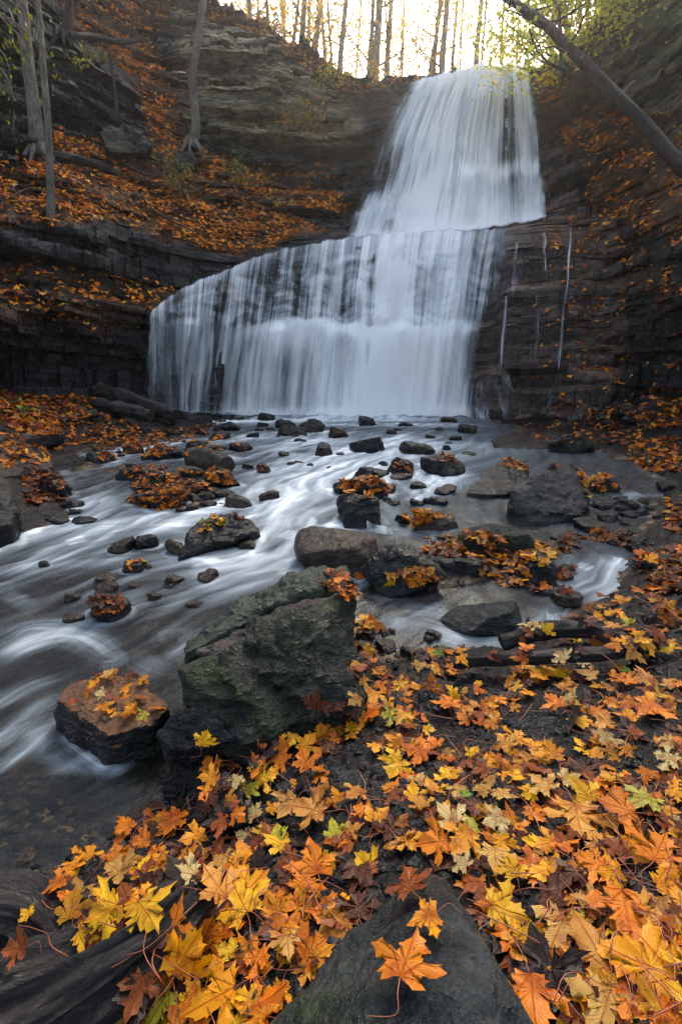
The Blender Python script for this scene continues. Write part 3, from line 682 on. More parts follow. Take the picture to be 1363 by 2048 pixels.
# ================================================================== ROCKS
def _ico(sub):
    bm = bmesh.new(); bmesh.ops.create_icosphere(bm, subdivisions=sub, radius=1)
    V = np.array([v.co[:] for v in bm.verts]); F = np.array([[v.index for v in f.verts] for f in bm.faces]); bm.free(); return V, F
ICO = {}
def ico(sub):
    if sub not in ICO: ICO[sub] = _ico(sub)
    return ICO[sub]
ROCKFOOT = []
ROCKV, ROCKF = [], []          # world geometry of the rocks, for laying leaves on them
def shape_rock(N, D, sub, size, seed, rough, strata, tilt=(0, 0, 1), sharp=16.):
    V, F = ico(sub)
    c = V @ N.T / D[None]                    # 1/r for each plane
    c = np.maximum(c, 1e-4)
    inv = (c ** sharp).sum(1) ** (1 / sharp)
    P = V / inv[:, None]
    n = fbm(P[:, 0] / size * 1.6 + seed, P[:, 1] / size * 1.6, P[:, 2] / size * 1.6, 5, gain=.55)
    rg = 1 - np.abs(fbm(P[:, 0] / size * 3 + seed * 2, P[:, 1] / size * 3, P[:, 2] / size * 5, 4))
    lay = (P @ np.asarray(tilt)) / size * strata + .35 * n
    saw = lay - np.floor(lay); lev = h1(np.floor(lay), seed) - .5
    d = rough * size * (.55 * n + .22 * (rg - .7)) + size * .035 * lev * (strata > 0) + size * .012 * (np.abs(saw - .5) < .42) * (strata > 0)
    return P * (1 + (d / (np.linalg.norm(P, axis=1) + 1e-6)))[:, None], F
def finish_rock(name, P, F, loc, mat, label, cat='rock', group=None, yaw=0., smooth=False):
    c, s_ = math.cos(yaw), math.sin(yaw)
    P = np.stack([P[:, 0] * c - P[:, 1] * s_, P[:, 0] * s_ + P[:, 1] * c, P[:, 2]], 1)
    o = link(name, npmesh(name, P, F, smooth), mat, loc=loc, label=label, cat=cat, group=group)
    ROCKV.append(P + np.array(loc)); ROCKF.append(F)
    if cat == 'rock':
        Q = P + np.array(loc); w_ = np.abs(Q[:, 2] - Wlev(Q[:, 1])) < .06 * 1.5
        if w_.sum() > 8: ROCKFOOT.append((Q[w_][:, :2].min(0), Q[w_][:, :2].max(0)))
    return o
_rs = [0]
def rock(cx, by, wpx, hpx, label, mat=None, depth=.75, yaw=None, sub=4, rough=.24, strata=0., name='rock', group=None, Y=None, flat=None, slant=None, cat='rock'):
    _rs[0] += 1; r = np.random.RandomState(_rs[0] * 13 + 5)
    x, y, z = on(cx, by, .0) if Y is None else [float(q) for q in at(cx, by, Y)]
    p = pxsize(y); w_ = wpx * p; d_ = w_ * depth; h_ = max(.02, hpx * p * .80) if flat is None else flat
    hx, hy, hz = w_ / 2, d_ / 2, h_ * .62
    N = [(1, r.uniform(-.4, .4), r.uniform(.1, .7)), (-1, r.uniform(-.4, .4), r.uniform(.1, .7)), (r.uniform(-.4, .4), 1, .2), (r.uniform(-.5, .5), -1, r.uniform(.2, .8)), (r.uniform(-.3, .3), r.uniform(-.3, .1), 1), (0, 0, -1)]
    D = [hx, hx, hy, hy, hz, hz]
    if slant is not None: N[4] = (slant[0], slant[1], 1)
    for k in range(9):
        v = r.normal(size=3); v /= np.linalg.norm(v); N.append(tuple(v))
        D.append((abs(v[0]) * hx + abs(v[1]) * hy + abs(v[2]) * hz) * r.uniform(.50, .80))
    N = np.array(N, float); nl = np.linalg.norm(N, axis=1); N /= nl[:, None]; D = np.array(D)
    size = (hx * hy * hz) ** (1 / 3.)
    P, F = shape_rock(N, D, sub, size, _rs[0] * 1.7, rough, strata)
    yaw = r.uniform(-.5, .5) if yaw is None else yaw
    return finish_rock(name, P, F, (x, y + d_ * .35, z + h_ * .36), mat or M_DARK, label, cat, group, yaw)
def hull_rock(name, parts, mat, label, sub=6, rough=.10, strata=0., cat='rock', sharp=22., group=None):
    """parts: lists of world points; each list becomes a convex block, all in one mesh"""
    allP = np.concatenate([np.array(p) for p in parts]); c0 = allP.mean(0); c0[2] = allP[:, 2].min()
    Vs, Fs, n, mi = [], [], 0, []
    for i, pts in enumerate(parts):
        pts = np.array(pts, float); c = pts.mean(0)
        bm = bmesh.new()
        for p in pts: bm.verts.new(p - c)
        bmesh.ops.convex_hull(bm, input=bm.verts); bm.normal_update()
        N = np.array([f.normal[:] for f in bm.faces]); D = np.array([f.normal.dot(f.verts[0].co) for f in bm.faces]); bm.free()
        ok = D > 1e-4; N, D = N[ok], D[ok]
        # merge planes that coincide
        keep = []
        for k in range(len(N)):
            if all(not (N[k] @ N[j] > .985 and abs(D[k] - D[j]) < .01) for j in keep): keep.append(k)
        N, D = N[keep], D[keep]
        size = np.prod(pts.max(0) - pts.min(0)) ** (1 / 3.) / 2
        P, F = shape_rock(N, D, sub, size, i * 3.3 + len(pts), rough, strata, sharp=sharp)
        Vs.append(P + c - c0); Fs.append(F + n); n += len(P); mi += [i if isinstance(mat, (list, tuple)) else 0] * len(F)
    o = finish_rock(name, np.concatenate(Vs), np.concatenate(Fs), tuple(c0), mat, label, cat, group)
    o.data.polygons.foreach_set('material_index', np.array(mi, np.int32)); return o
def W3(px, py, Y, dz=0): 
    x, y, z = at(px, py, Y); return (float(x), float(y), float(z) + dz)
def O3(px, py, h, dz=0):
    x, y, z = on(px, py, h); return (x, y, z + dz)

# --- the big mossy rock in the foreground: a leaning block in front, a greener slab behind it
pA = [W3(352,1342,1.50), W3(426,1305,1.56), W3(493,1282,1.62), W3(572,1232,1.72), W3(650,1200,1.80), W3(692,1186,1.84), W3(714,1235,1.80), W3(716,1340,1.62), W3(704,1392,1.52), W3(600,1450,1.42), W3(490,1490,1.35), W3(400,1462,1.38), W3(362,1405,1.45)]
pA += [(a, b + .28, c - .16) for a, b, c in pA[:6]] + [(a, b, c - .2) for a, b, c in pA[7:]]
pB = [W3(366,1292,1.76), W3(442,1226,1.90), W3(500,1189,2.02), W3(655,1117,2.26), W3(694,1138,2.26), W3(704,1165,2.16), W3(640,1180,2.02), W3(580,1205,1.90), W3(462,1256,1.76), W3(385,1300,1.68)]
pB += [(a + .01, b + .03, c - .4) for a, b, c in pB]
pB2 = [W3(380,1303,1.66), W3(462,1262,1.74), W3(580,1212,1.86), W3(690,1182,2.0), W3(660,1200,1.84), W3(572,1238,1.74), W3(493,1290,1.64), W3(426,1312,1.6)]
pB2 += [(a, b, c - .3) for a, b, c in pB2]
pC = [W3(312,1466,1.40), W3(345,1430,1.42), W3(400,1410,1.44), W3(470,1480,1.36), W3(410,1500,1.34), W3(340,1500,1.35)]; pC += [(a, b + .02, c - .08) for a, b, c in pC]  # low toe block, black: the undercut's shadow is put into its colour
hull_rock('boulder', [pA, pB, pB2, pC], [M_MOSSY, M_MOSSTOP, M_PINK, M_BLACK], 'large angular mossy boulder with a sloping green slab top, in the centre foreground', sub=6, rough=.27, strata=0., sharp=34)
# --- flat block at its left foot
pD = [O3(114,1402,.12), O3(135,1368,.14), O3(190,1346,.15), O3(262,1352,.15), O3(300,1378,.145), O3(342,1418,.13), O3(300,1450,.125), O3(222,1472,.12)]
pD += [(a * 1.04, b - .01, c - .26) for a, b, c in pD]
hull_rock('rock', [pD], M_LEAFTOP, 'flat brown-topped block dotted with yellow leaves at the left foot of the mossy boulder', sub=6, rough=.17, sharp=40)
# --- pointed slab at the bottom edge
pE = [O3(835,1738,.37), O3(880,1745,.37), O3(735,1835,.375), O3(550,2010,.38), O3(450,2150,.36), O3(965,1880,.43), O3(1080,2050,.44), O3(1130,2180,.40), O3(850,1890,.475), O3(810,2130,.50)]
pE += [(a, b, c - .3) for a, b, c in pE]
hull_rock('rock', [pE], M_SLAB, 'dark pointed slab rising from the leaves at the bottom edge of the picture', sub=6, rough=.11, sharp=34)
# --- big boulder right of centre, with its low neighbour
pF = [W3(1020,1035,4.0), W3(1022,985,4.05), W3(1090,940,4.3), W3(1145,918,4.6), W3(1168,960,4.3), W3(1183,1000,4.1), W3(1160,1030,3.95), W3(1090,1050,3.85), W3(1035,1050,3.9)]
pF += [(a, b + .05, c - .3) for a, b, c in pF] + [W3(1150,940,5.0), W3(1050,960,4.7)]
hull_rock('boulder', [pF], M_DARK, 'largest dark boulder right of the rapids, blocky with a slanting top', sub=5, rough=.16, strata=2.)
pG = [W3(930,980,4.7), W3(965,945,5.1), W3(1020,918,5.7), W3(1060,930,5.5), W3(1050,975,4.8), W3(990,990,4.6)]
pG += [(a, b, c - .25) for a, b, c in pG]
hull_rock('rock', [pG], M_DARK, 'low slanting slab leaning against the left side of the largest dark boulder', sub=5, rough=.15, strata=2.)
# --- ledge along the right shore
pH = [W3(985,892,7.6), W3(988,870,8.2), W3(1100,850,9.4), W3(1280,858,9.2), W3(1285,885,7.8), W3(1180,898,7.3), W3(1000,896,7.4)]; pH += [(a, b, c - .25) for a, b, c in pH]
hull_rock('rock_ledge', [pH], M_BLACK, 'long low ledge of dark rock along the right shore below the cliff', sub=5, rough=.12, strata=5., cat='rock ledge')
# --- big boulders cut by the left edge
pI = [W3(-160,870,5.4), W3(0,862,5.9), W3(60,890,5.8), W3(108,925,5.3), W3(90,945,5.0), W3(-100,960,4.4)]; pI += [(a, b, c - .5) for a, b, c in pI]
hull_rock('boulder', [pI], M_BROWN, 'broad sloping brown boulder at the left edge, strewn with orange leaves', sub=5, rough=.14)
pJ = [W3(-160,930,3.6), W3(-20,932,4.0), W3(20,960,3.9), W3(38,1020,3.7), W3(30,1045,3.5), W3(-120,1070,3.1)]; pJ += [(a, b, c - .4) for a, b, c in pJ]
hull_rock('boulder', [pJ], M_BLACK, 'dark rounded boulder cut by the left edge beside the rapids', sub=5, rough=.14)
# --- outcrops and boulders on the left slope
def slope_boulder(pts, thick, label, mat, rough=.2, strata=3.):
    P = []
    for px, py, dy in pts:
        x, y, z = [float(q) for q in hit_cliff(px, py)]; k = (y - dy) / y
        P.append((x * k, y - dy, CAMZ + (z - CAMZ) * k))
    P += [(a * (b + thick) / b, b + thick, c - .1) for a, b, c in P]
    hull_rock('boulder', [P], mat, label, sub=5, rough=rough, strata=strata)
slope_boulder([(196,262,.5),(215,248,.5),(285,262,.6),(308,290,.6),(290,305,.5),(215,300,.5)], 1.0, 'black boulder under the thin sapling on the left slope', M_SLOPE)
slope_boulder([(345,318,.5),(360,300,.5),(388,305,.5),(396,325,.5),(375,340,.4),(350,335,.4)], .6, 'round grey boulder at the foot of the curved tree on the slope', M_SLOPE, strata=0)

T = [ # cx, base y, w, h, label, kwargs
 (448,1092,124,72,'dark rounded rock with yellow leaves on top, left of centre in the white rapids', dict(mat=M_BLACK, sub=5, yaw=.25, depth=.8)),
 (238,1104,62,22,'flat brown slab at the left end of the small row in the rapids', dict(mat=M_BROWN, depth=.5, strata=3, yaw=0)),
 (290,1098,44,32,'small rounded rock touching the flat brown slab in the rapids', dict(mat=M_BLACK)),
 (350,1108,58,30,'tilted brown slab alone in the rapids, right of the flat one', dict(mat=M_BROWN, depth=.4, yaw=-.5, slant=(.35,0))),
 (264,1146,56,26,'small square block with orange leaves in the rapids', dict(mat=M_BROWN, depth=.7, yaw=.1)),
 (85,1135,20,14,'tiny dark stone in the water near the left edge', dict()),
 (140,1248,60,16,'flat submerged stone left of the dead-leaf heap', dict(mat=M_BROWN, depth=.6)),
 (215,1240,82,46,'low rock under a heap of dead brown leaves in the left shallows', dict(mat=M_BLACK, depth=.8)),
 (672,1150,190,88,'broad brown rock with water spilling over it, behind the mossy boulder', dict(mat=M_BROWN, sub=5, depth=.9, yaw=-.1, rough=.1)),
 (795,1180,138,108,'dark angular rock between the two little cascades', dict(sub=5, depth=.8, yaw=.35, slant=(.25,-.1))),
 (720,1050,96,76,'dark rock heaped with orange leaves in mid-stream', dict(mat=M_BLACK, sub=5, depth=1.1)),
 (868,1058,96,34,'reddish slab half buried in orange leaves right of mid-stream', dict(mat=M_BROWN, depth=.6, yaw=.3)),
 (1000,1112,130,70,'grey-green slab with one pale leaf, in front of the largest dark boulder', dict(mat=M_MOSSY, sub=5, depth=.8, yaw=.2)),
 (925,1158,120,52,'black low rock with leaves along its top edge, right of the angular one', dict(mat=M_BLACK, sub=5, depth=.6)),
 (1080,1165,84,64,'black rock capped by a bright yellow leaf', dict(mat=M_BLACK, sub=5, depth=.9)),
 (985,1262,190,56,'long dark tablet of rock in the side channel, water running round it', dict(mat=M_SLAB, sub=5, depth=.45, yaw=-.12, rough=.08)),
 (1150,903,100,40,'triangular dark rock lying on the shore ledge', dict(sub=4, depth=.6, slant=(-.4,0), Y=7.0)),
 (733,852,34,20,'round grey rock at the very foot of the falls', dict(depth=1)),
 (532,842,32,17,'pointed grey rock at the foot of the falls on the left', dict(depth=1)),
 (566,856,40,20,'dark rock in the near cluster left of the foot of the falls', dict(mat=M_BLACK)),
 (622,864,54,28,'jagged dark rock in the cluster below the falls', dict(mat=M_BLACK, rough=.3)),
 (588,872,60,22,'low wet rock in front of the jagged one below the falls', dict(mat=M_BLACK)),
 (673,876,34,24,'small rock with a brown tuft of leaves below the falls', dict(mat=M_BROWN)),
 (898,845,26,12,'small reddish block at the right foot of the falls', dict(mat=M_BROWN)),
 (938,867,42,18,'flat dark rock right of the foot of the falls', dict()),
 (880,862,20,9,'tiny rock beside the flat dark one near the right foot of the falls', dict()),
 (732,905,66,30,'oval black rock alone in the upper rapids', dict(mat=M_BLACK, depth=.9)),
 (646,913,42,28,'square black rock in the upper rapids', dict(mat=M_BLACK, depth=.8)),
 (838,910,62,26,'grey rock at the left end of the pair above the side cascade', dict()),
 (884,948,92,42,'dark rock with an orange tuft, right of the pair above the side cascade', dict(mat=M_DARK, sub=5, depth=.8)),
 (806,948,50,34,'pointed black rock with one orange leaf in the upper rapids', dict(mat=M_BLACK, rough=.3, slant=(.5,0))),
 (730,955,36,24,'black rock left of the pointed one in the upper rapids', dict(mat=M_BLACK)),
 (724,990,110,40,'sloping dark rock under the leaf heap in mid-stream', dict(mat=M_BLACK, depth=.7)),
 (803,960,50,12,'thin flat stone just under the pointed black rock', dict(mat=M_BROWN, depth=.6)),
 (470,1014,50,30,'round wet rock with water over it, left of mid-stream', dict(mat=M_BROWN)),
 (540,1000,46,22,'small rock with a leaf in white water left of mid-stream', dict(mat=M_BROWN)),
 (525,947,30,22,'rusty little rock in the upper rapids left of centre', dict(mat=M_BROWN)),
 (493,938,22,12,'tiny pebble beside the rusty little rock', dict(mat=M_BROWN)),
 (305,975,60,36,'grey block in the leafy island left of the stream', dict(depth=.7)),
 (330,1012,110,40,'broken dark rock at the near end of the leafy island', dict(mat=M_BLACK, sub=5, rough=.3)),
 (435,975,56,48,'upright dark rock at the right end of the leafy island', dict(mat=M_BLACK, rough=.25)),
 (262,960,50,26,'low dark rock at the left end of the leafy island', dict(mat=M_BLACK)),
 (386,990,70,24,'flat dark rock in the middle of the leafy island', dict(mat=M_BLACK, depth=.6)),
 (320,918,70,30,'dark rock with leaves behind the island, next to the cut log', dict(mat=M_BLACK)),
 (262,908,40,22,'small leafy rock between island and left bank', dict(mat=M_BROWN)),
 (376,850,48,28,'dark boulder right of the fallen logs', dict()),
 (405,843,50,12,'flat grey stone behind the dark boulder by the logs', dict(depth=.4)),
 (346,872,34,16,'small stone in the shallows below the fallen logs', dict()),
 (290,872,46,22,'leaf-topped stone below the fallen logs', dict(mat=M_BLACK)),
 (442,880,44,18,'leaf-covered stone in the shallows left of the falls', dict(mat=M_BROWN)),
 (452,862,54,18,'dark flat stone near the left end of the falls', dict(mat=M_BLACK)),
 (386,896,40,16,'small dark stone above the cut log', dict(mat=M_BLACK)),
 (478,903,44,18,'dark stone with orange leaves right of the cut log', dict(mat=M_BLACK)),
 (200,925,60,20,'low dark stone at the edge of the left bank', dict(mat=M_BLACK)),
 (85,998,90,58,'dark heap of rock and dead leaves beside the left boulder', dict(mat=M_BLACK, rough=.35, sub=5)),
 (95,1050,90,20,'flat submerged dark stone below the left heap', dict(mat=M_BLACK, depth=.5)),
 (1290,845,90,36,'dark boulder on the right shore under the cliff', dict(mat=M_DARK, sub=5, Y=9.4)),
 (1200,845,60,24,'brown rock on the right shore with leaves around it', dict(mat=M_BROWN, Y=10.4)),
 (1120,860,44,18,'thin slab on the shore at the right foot of the falls', dict(mat=M_BLACK)),
 (1340,985,50,24,'dark rock at the right edge above the little whirlpool', dict(mat=M_BLACK)),
 (1210,985,64,34,'dark rock with orange leaves right of the largest boulder', dict(mat=M_BLACK)),
 (1180,1062,70,26,'low wet rock right below the largest dark boulder', dict(mat=M_BLACK)),
 (1320,1165,110,56,'black rock under a leaf heap at the right edge', dict(mat=M_BLACK, sub=5)),
 (1140,1215,70,30,'wet rock in the small side cascade', dict(mat=M_BROWN)),
 (890,1050,40,16,'small stone between the leaves right of mid-stream', dict(mat=M_BROWN)),
]
for cx, by, w_, h_, lab, kw in T: rock(cx, by, w_, h_, lab, **kw)
pK = [O3(992,1468,.24), O3(1045,1435,.26), O3(1118,1428,.26), O3(1142,1462,.23), O3(1000,1482,.22), O3(1100,1482,.22)]; pK += [(a, b + .02, c - .15) for a, b, c in pK]
hull_rock('rock', [pK], M_SLAB, 'small smooth grey slab among the leaves right of centre', sub=5, rough=.07)
pL = [O3(832,1425,.12), O3(840,1368,.16), O3(870,1350,.18), O3(912,1362,.16), O3(890,1400,.17), O3(860,1432,.13)]; pL += [(a, b + .02, c - .15) for a, b, c in pL]
hull_rock('rock', [pL], M_BLACK, 'upright black lump among yellow leaves near the side channel', sub=5, rough=.2)
pM = [O3(590,1560,.17), O3(650,1535,.19), O3(740,1540,.19), O3(735,1600,.19), O3(640,1620,.17)]; pM += [(a, b + .02, c - .15) for a, b, c in pM]
hull_rock('rock', [pM], M_BLACK, 'wet blue-black rock in the leaves below the mossy boulder', sub=5, rough=.2)
pN = [O3(395,1590,.10), O3(440,1535,.12), O3(480,1560,.14), O3(500,1640,.16), O3(440,1660,.13)]; pN += [(a, b + .02, c - .15) for a, b, c in pN]
hull_rock('rock', [pN], M_BLACK, 'black rock between the shallows and the bright leaf drift', sub=5, rough=.2)

# ================================================================== SETTING: stream surface
FO = [  # polyline in picture pixels, width px, strength
 ([(300,838),(420,842),(560,842),(700,838),(830,838),(960,842)], 15, 1.5), ([(560,850),(700,848),(860,850),(980,848)], 14, .9),
 ([(560,858),(520,875),(440,885),(330,890)], 10, .5), ([(700,860),(640,880),(560,895),(490,910)], 14, .75), ([(690,870),(640,905),(560,925),(480,935)], 10, .6),
 ([(860,862),(800,880),(700,915),(640,945),(560,975),(500,1000),(420,1025)], 22, .85), ([(900,870),(850,895),(790,910),(700,940),(610,985),(520,1030),(400,1050),(280,1055),(150,1080),(60,1095),(-60,1130)], 34, .85),
 ([(620,900),(540,945),(480,985),(430,1015)], 12, .5),
 ([(420,1020),(300,1040),(170,1050),(120,1030)], 14, .55), ([(270,1060),(140,1100),(0,1160)], 20, .5), ([(690,1030),(600,1030),(560,1080),(500,1110),(400,1130),(300,1140)], 36, .75), ([(560,1090),(520,1120),(430,1160),(360,1180)], 30, .55), ([(520,1060),(560,1040),(640,1050)], 22, .6),
 ([(330,1110),(230,1120),(120,1125),(0,1150)], 16, .35),
 ([(580,1120),(640,1115),(690,1120)], 16, .5), ([(430,1165),(330,1200),(240,1230),(100,1300)], 20, .3),
 ([(235,1320),(185,1288),(130,1272),(60,1290),(-20,1335)], 13, .95), ([(220,1290),(150,1262),(60,1260),(-20,1300)], 14, .45), ([(210,1300),(240,1320),(190,1330)], 8, .6),
 ([(350,1290),(320,1270),(380,1260),(360,1300)], 12, .25), ([(140,1385),(80,1415),(0,1480),(-40,1520)], 14, .6), ([(120,1345),(50,1375),(-40,1430)], 18, .35),
 ([(105,1450),(60,1490),(20,1520),(-40,1560)], 12, .7), ([(110,1465),(150,1500),(200,1530),(235,1542)], 5, 1.1), ([(100,1480),(130,1510),(170,1530)], 9, .45),
 ([(60,1190),(0,1210)], 20, .3), ([(370,1300),(400,1310),(430,1330)], 6, .8), ([(250,1300),(300,1330),(360,1345)], 12, .3),
 ([(120,915),(230,908),(330,890),(400,878)], 7, .6), ([(60,1010),(130,1020),(180,1050)], 10, .4), ([(250,905),(210,930),(100,945)], 8, .35), ([(210,990),(170,1020),(100,1060),(0,1110)], 22, .55),
 ([(940,940),(890,950),(850,975),(830,1000)], 14, .85), ([(930,975),(880,960),(840,975)], 10, .6), ([(660,1010),(620,1020),(560,1015)], 14, .6), ([(760,1060),(720,1045),(700,1060)], 8, .5),
 ([(840,1075),(800,1065),(750,1065)], 8, .35), ([(900,1080),(930,1085)], 6, .5),
 ([(1240,1110),(1210,1150),(1170,1185),(1130,1205)], 26, .7), ([(1130,1205),(1110,1235),(1090,1255),(1020,1280),(950,1285),(880,1265),(800,1250)], 16, .95), ([(1000,1290),(940,1300),(880,1280)], 12, .6), ([(780,1230),(790,1250),(800,1230)], 10, .6), ([(930,1240),(870,1225),(800,1220)], 12, .3),
 ([(1350,995),(1330,1006),(1290,1008),(1255,1000),(1260,992),(1300,990),(1340,994)], 4, .45),
 ([(470,1240),(380,1290),(330,1330)], 14, .3), ([(700,1130),(690,1150),(720,1160)], 8, .5), ([(700,1010),(660,990),(600,985)], 10, .4),([(1040,905),(960,900),(880,885)], 12, .3),
 ([(520,868),(498,875),(480,880)], 6, .95), ([(600,903),(578,910),(560,915)], 6, .95), ([(700,925),(675,931),(655,936)], 6, .95), ([(795,903),(770,910),(750,916)], 6, .95), ([(640,958),(618,966),(600,972)], 6, .95), ([(560,985),(538,993),(520,1000)], 6, .95), ([(455,1000),(438,1010),(425,1018)], 9, .95), ([(772,985),(753,994),(738,1002)], 6, .95), ([(855,983),(835,995),(820,1006)], 6, .95), ([(700,1045),(673,1053),(650,1060)], 9, .95), ([(600,1058),(578,1071),(560,1082)], 9, .95), ([(272,893),(254,900),(240,906)], 6, .95), ([(690,893),(673,900),(660,905)], 6, .95), ([(480,912),(458,918),(440,922)], 6, .95), ([(610,875),(593,880),(580,884)], 6, .95), ([(880,880),(863,887),(850,892)], 6, .95), ([(330,1035),(308,1044),(290,1052)], 9, .95), ([(180,1075),(153,1082),(130,1088)], 9, .95), ([(430,1120),(403,1129),(380,1136)], 9, .95), ([(860,925),(843,931),(830,935)], 6, .95), ([(1180,1125),(1163,1133),(1150,1140)], 9, .95), ([(1250,1118),(1235,1130),(1225,1140)], 9, .95),
]
NA2, NY2 = 760, 760
aa = np.linspace(-1.25, 1.25, NA2); yy = np.exp(np.linspace(math.log(.9), math.log(14.9), NY2))
Ag, Yg = np.meshgrid(aa, yy); X = (Ag * Yg).ravel(); Yf = Yg.ravel()
Xw = X + .035 * fbm(X * 2.2, Yf * 2.2, 1., 3) * np.clip(Yf / 3, .3, 1.5); Yw = Yf + .035 * fbm(X * 2.2, Yf * 2.2, 9., 3) * np.clip(Yf / 3, .3, 1.5)
foam = np.zeros(len(X)); blur = np.zeros(len(X))
for si, (pl, wpx, st) in enumerate(FO):
    WL = curve_pts(np.array([on(a, b)[:2] for a, b in pl]), max(6, len(pl) * 5))
    best = np.full(len(X), 1e9); sd = np.zeros(len(X)); wb = np.ones(len(X)); sl_ = np.zeros(len(X)); L = 0
    for i in range(len(WL) - 1):
        p, q = WL[i], WL[i + 1]; d = q - p; ll = np.hypot(*d) + 1e-9
        t = np.clip(((Xw - p[0]) * d[0] + (Yw - p[1]) * d[1]) / ll ** 2, 0, 1)
        ex, ey = Xw - p[0] - t * d[0], Yw - p[1] - t * d[1]; dist = np.hypot(ex, ey)
        m = dist < best; best = np.where(m, dist, best)
        sd = np.where(m, np.sign(ex * d[1] - ey * d[0]) * dist, sd); sl_ = np.where(m, L + t * ll, sl_)
        # widen far off: strokes are seen at a shallow angle
        wloc = wpx * pxsize(p[1] + t * d[1]) * np.clip(.8 + .22 * (p[1] + t * d[1]), 1, 2.2) * 2.1
        wb = np.where(m, wloc, wb); L += ll
    f = np.exp(-(best / wb) ** 2)
    ends = sstep(0, .25 * L + .02, sl_) * sstep(L, .75 * L, sl_)
    stv = .66 + .48 * fbm(sd / wb * 3.4 + si * 7.7, sl_ * .9 / (wb.mean() + .1) * .25, si, 3)
    foam = np.maximum(foam, .72 * st * f * stv * (.25 + .75 * ends)) + .12 * st * f * stv * ends
    blur = np.maximum(blur, np.exp(-(best / wb / 2.6) ** 2) * min(1, st + .2))
# flow-aligned fine streaks over the whole stream
dirx = -.45 - .25 * sstep(6, 2, Yf); diry = -np.sqrt(1 - dirx ** 2)
cr_ = X * diry - Yf * dirx + .25 * pn(X * .8, Yf * .8, 3.); al = X * dirx + Yf * diry
stk = fbm(cr_ * 7, al * .9, 2., 3)
left = sstep(980, 700, proj(X, Yf, Wlev(Yf))[0])
foam = foam * (1 + .35 * stk) + .30 * np.clip(stk + .15, 0, 1) * blur * left
for lo_, hi_ in ROCKFOOT:                                  # water piling and breaking against each stone
    c_ = (lo_ + hi_) / 2; r_ = (hi_ - lo_) / 2 + 1e-3
    if c_[1] < 1.2 or c_[1] > 14: continue
    m = (np.abs(X - c_[0]) < r_[0] * 2.5 + .1) & (np.abs(Yf - c_[1]) < r_[1] * 2.5 + .1)
    d_ = np.hypot((X[m] - c_[0]) / r_[0], (Yf[m] - c_[1]) / r_[1]) + .25 * pn(X[m] * 9, Yf[m] * 9, 3.)
    foam[m] += (.10 + .5 * blur[m]) * np.exp(-((d_ - 1.05) / .16) ** 2) * (.5 + .5 * pn(X[m] * 5, Yf[m] * 5, 8.)) * (left[m] * .8 + .2)
foam = np.clip(foam * (.72 + .28 * sstep(1.9, 3., Yf)) * (.25 + .75 * sstep(1.3, 1.5, Yf)), 0, 1.15)
foam = foam + .07 * sstep(2.2, 4.5, Yf) * (1 + .6 * stk)
blur = np.clip(.16 + .55 * blur + .1 * stk, 0, .7) * (.12 + .88 * sstep(1.35, 1.75, Yf))
hW = .10 * np.exp(-((Yf - 13.9) / .45) ** 2) * (.6 + .6 * fbm(X * 3, Yf * 3, 5., 3)) * sstep(380, 480, proj(X, Yf, Wlev(Yf))[0]) * sstep(1000, 930, proj(X, Yf, Wlev(Yf))[0]) + Wlev(Yf) + .022 * np.clip(foam, 0, 1) * (.4 + fbm(X * 4, Yf * 4, 0, 2)) + .010 * stk * np.clip(Yf / 4, .4, 1.5) * np.clip(blur * 2, .2, 1) + .006 * pn(X * 6, Yf * 6, 4.)
link('stream', npmesh('stream', np.stack([X, Yf, hW], 1), gridfaces(NY2, NA2), True, attrs=dict(foam=foam, blur=blur), uv=np.stack([cr_, al], 1)), M_STREAM, kind='structure')

# --- many small stones
_zones = [([(360,845),(960,850),(960,900),(700,900),(400,890)], 22, 'at the foot of the falls', M_BLACK), ([(400,890),(960,900),(900,960),(620,950),(480,960)], 18, 'in the upper rapids', M_DARK), ([(230,925),(460,930),(460,1020),(250,1030)], 26, 'on the leafy island', M_BLACK), ([(130,880),(380,870),(380,920),(200,930)], 22, 'in the shallows by the left bank', M_BLACK),
 ([(640,950),(900,950),(900,1050),(660,1050)], 16, 'in mid-stream behind the brown spilling rock', M_BLACK), ([(980,850),(1320,860),(1330,920),(1200,940),(1180,905),(990,895)], 20, 'in the calm water under the right ledge', M_BROWN), ([(1180,1000),(1340,1000),(1330,1120),(1180,1100)], 20, 'among the dead leaves right of the largest boulder', M_BLACK), ([(850,1060),(1180,1080),(1170,1200),(900,1170)], 22, 'between the leafy rocks right of the cascades', M_BLACK),
 ([(40,1010),(200,1000),(160,1060),(40,1060)], 8, 'beside the left boulders', M_BLACK), ([(150,1080),(520,1090),(450,1260),(120,1260)], 14, 'in the wide left rapids', M_BROWN), ([(720,1240),(900,1280),(900,1330),(720,1330)], 14, 'at the near shore of the side channel', M_BROWN), ([(1000,780),(1363,800),(1363,850),(1010,850)], 14, 'at the foot of the right wall', M_DARK), ([(10,1590),(300,1570),(320,1660),(100,1740),(10,1740)], 26, 'in the clear shallows at the lower left', M_BROWN), ([(560,1540),(1350,1500),(1363,1900),(1050,1900),(800,1720)], 26, 'among the leaves of the near bank', M_DARK)]
_zr = np.random.RandomState(77)
def _inp(poly, n):
    q = np.array(poly, float); out = []
    while len(out) < n:
        c = _zr.uniform(q.min(0), q.max(0))
        if inpoly(c[:1], c[1:], poly)[0]: out.append(c)
    return out
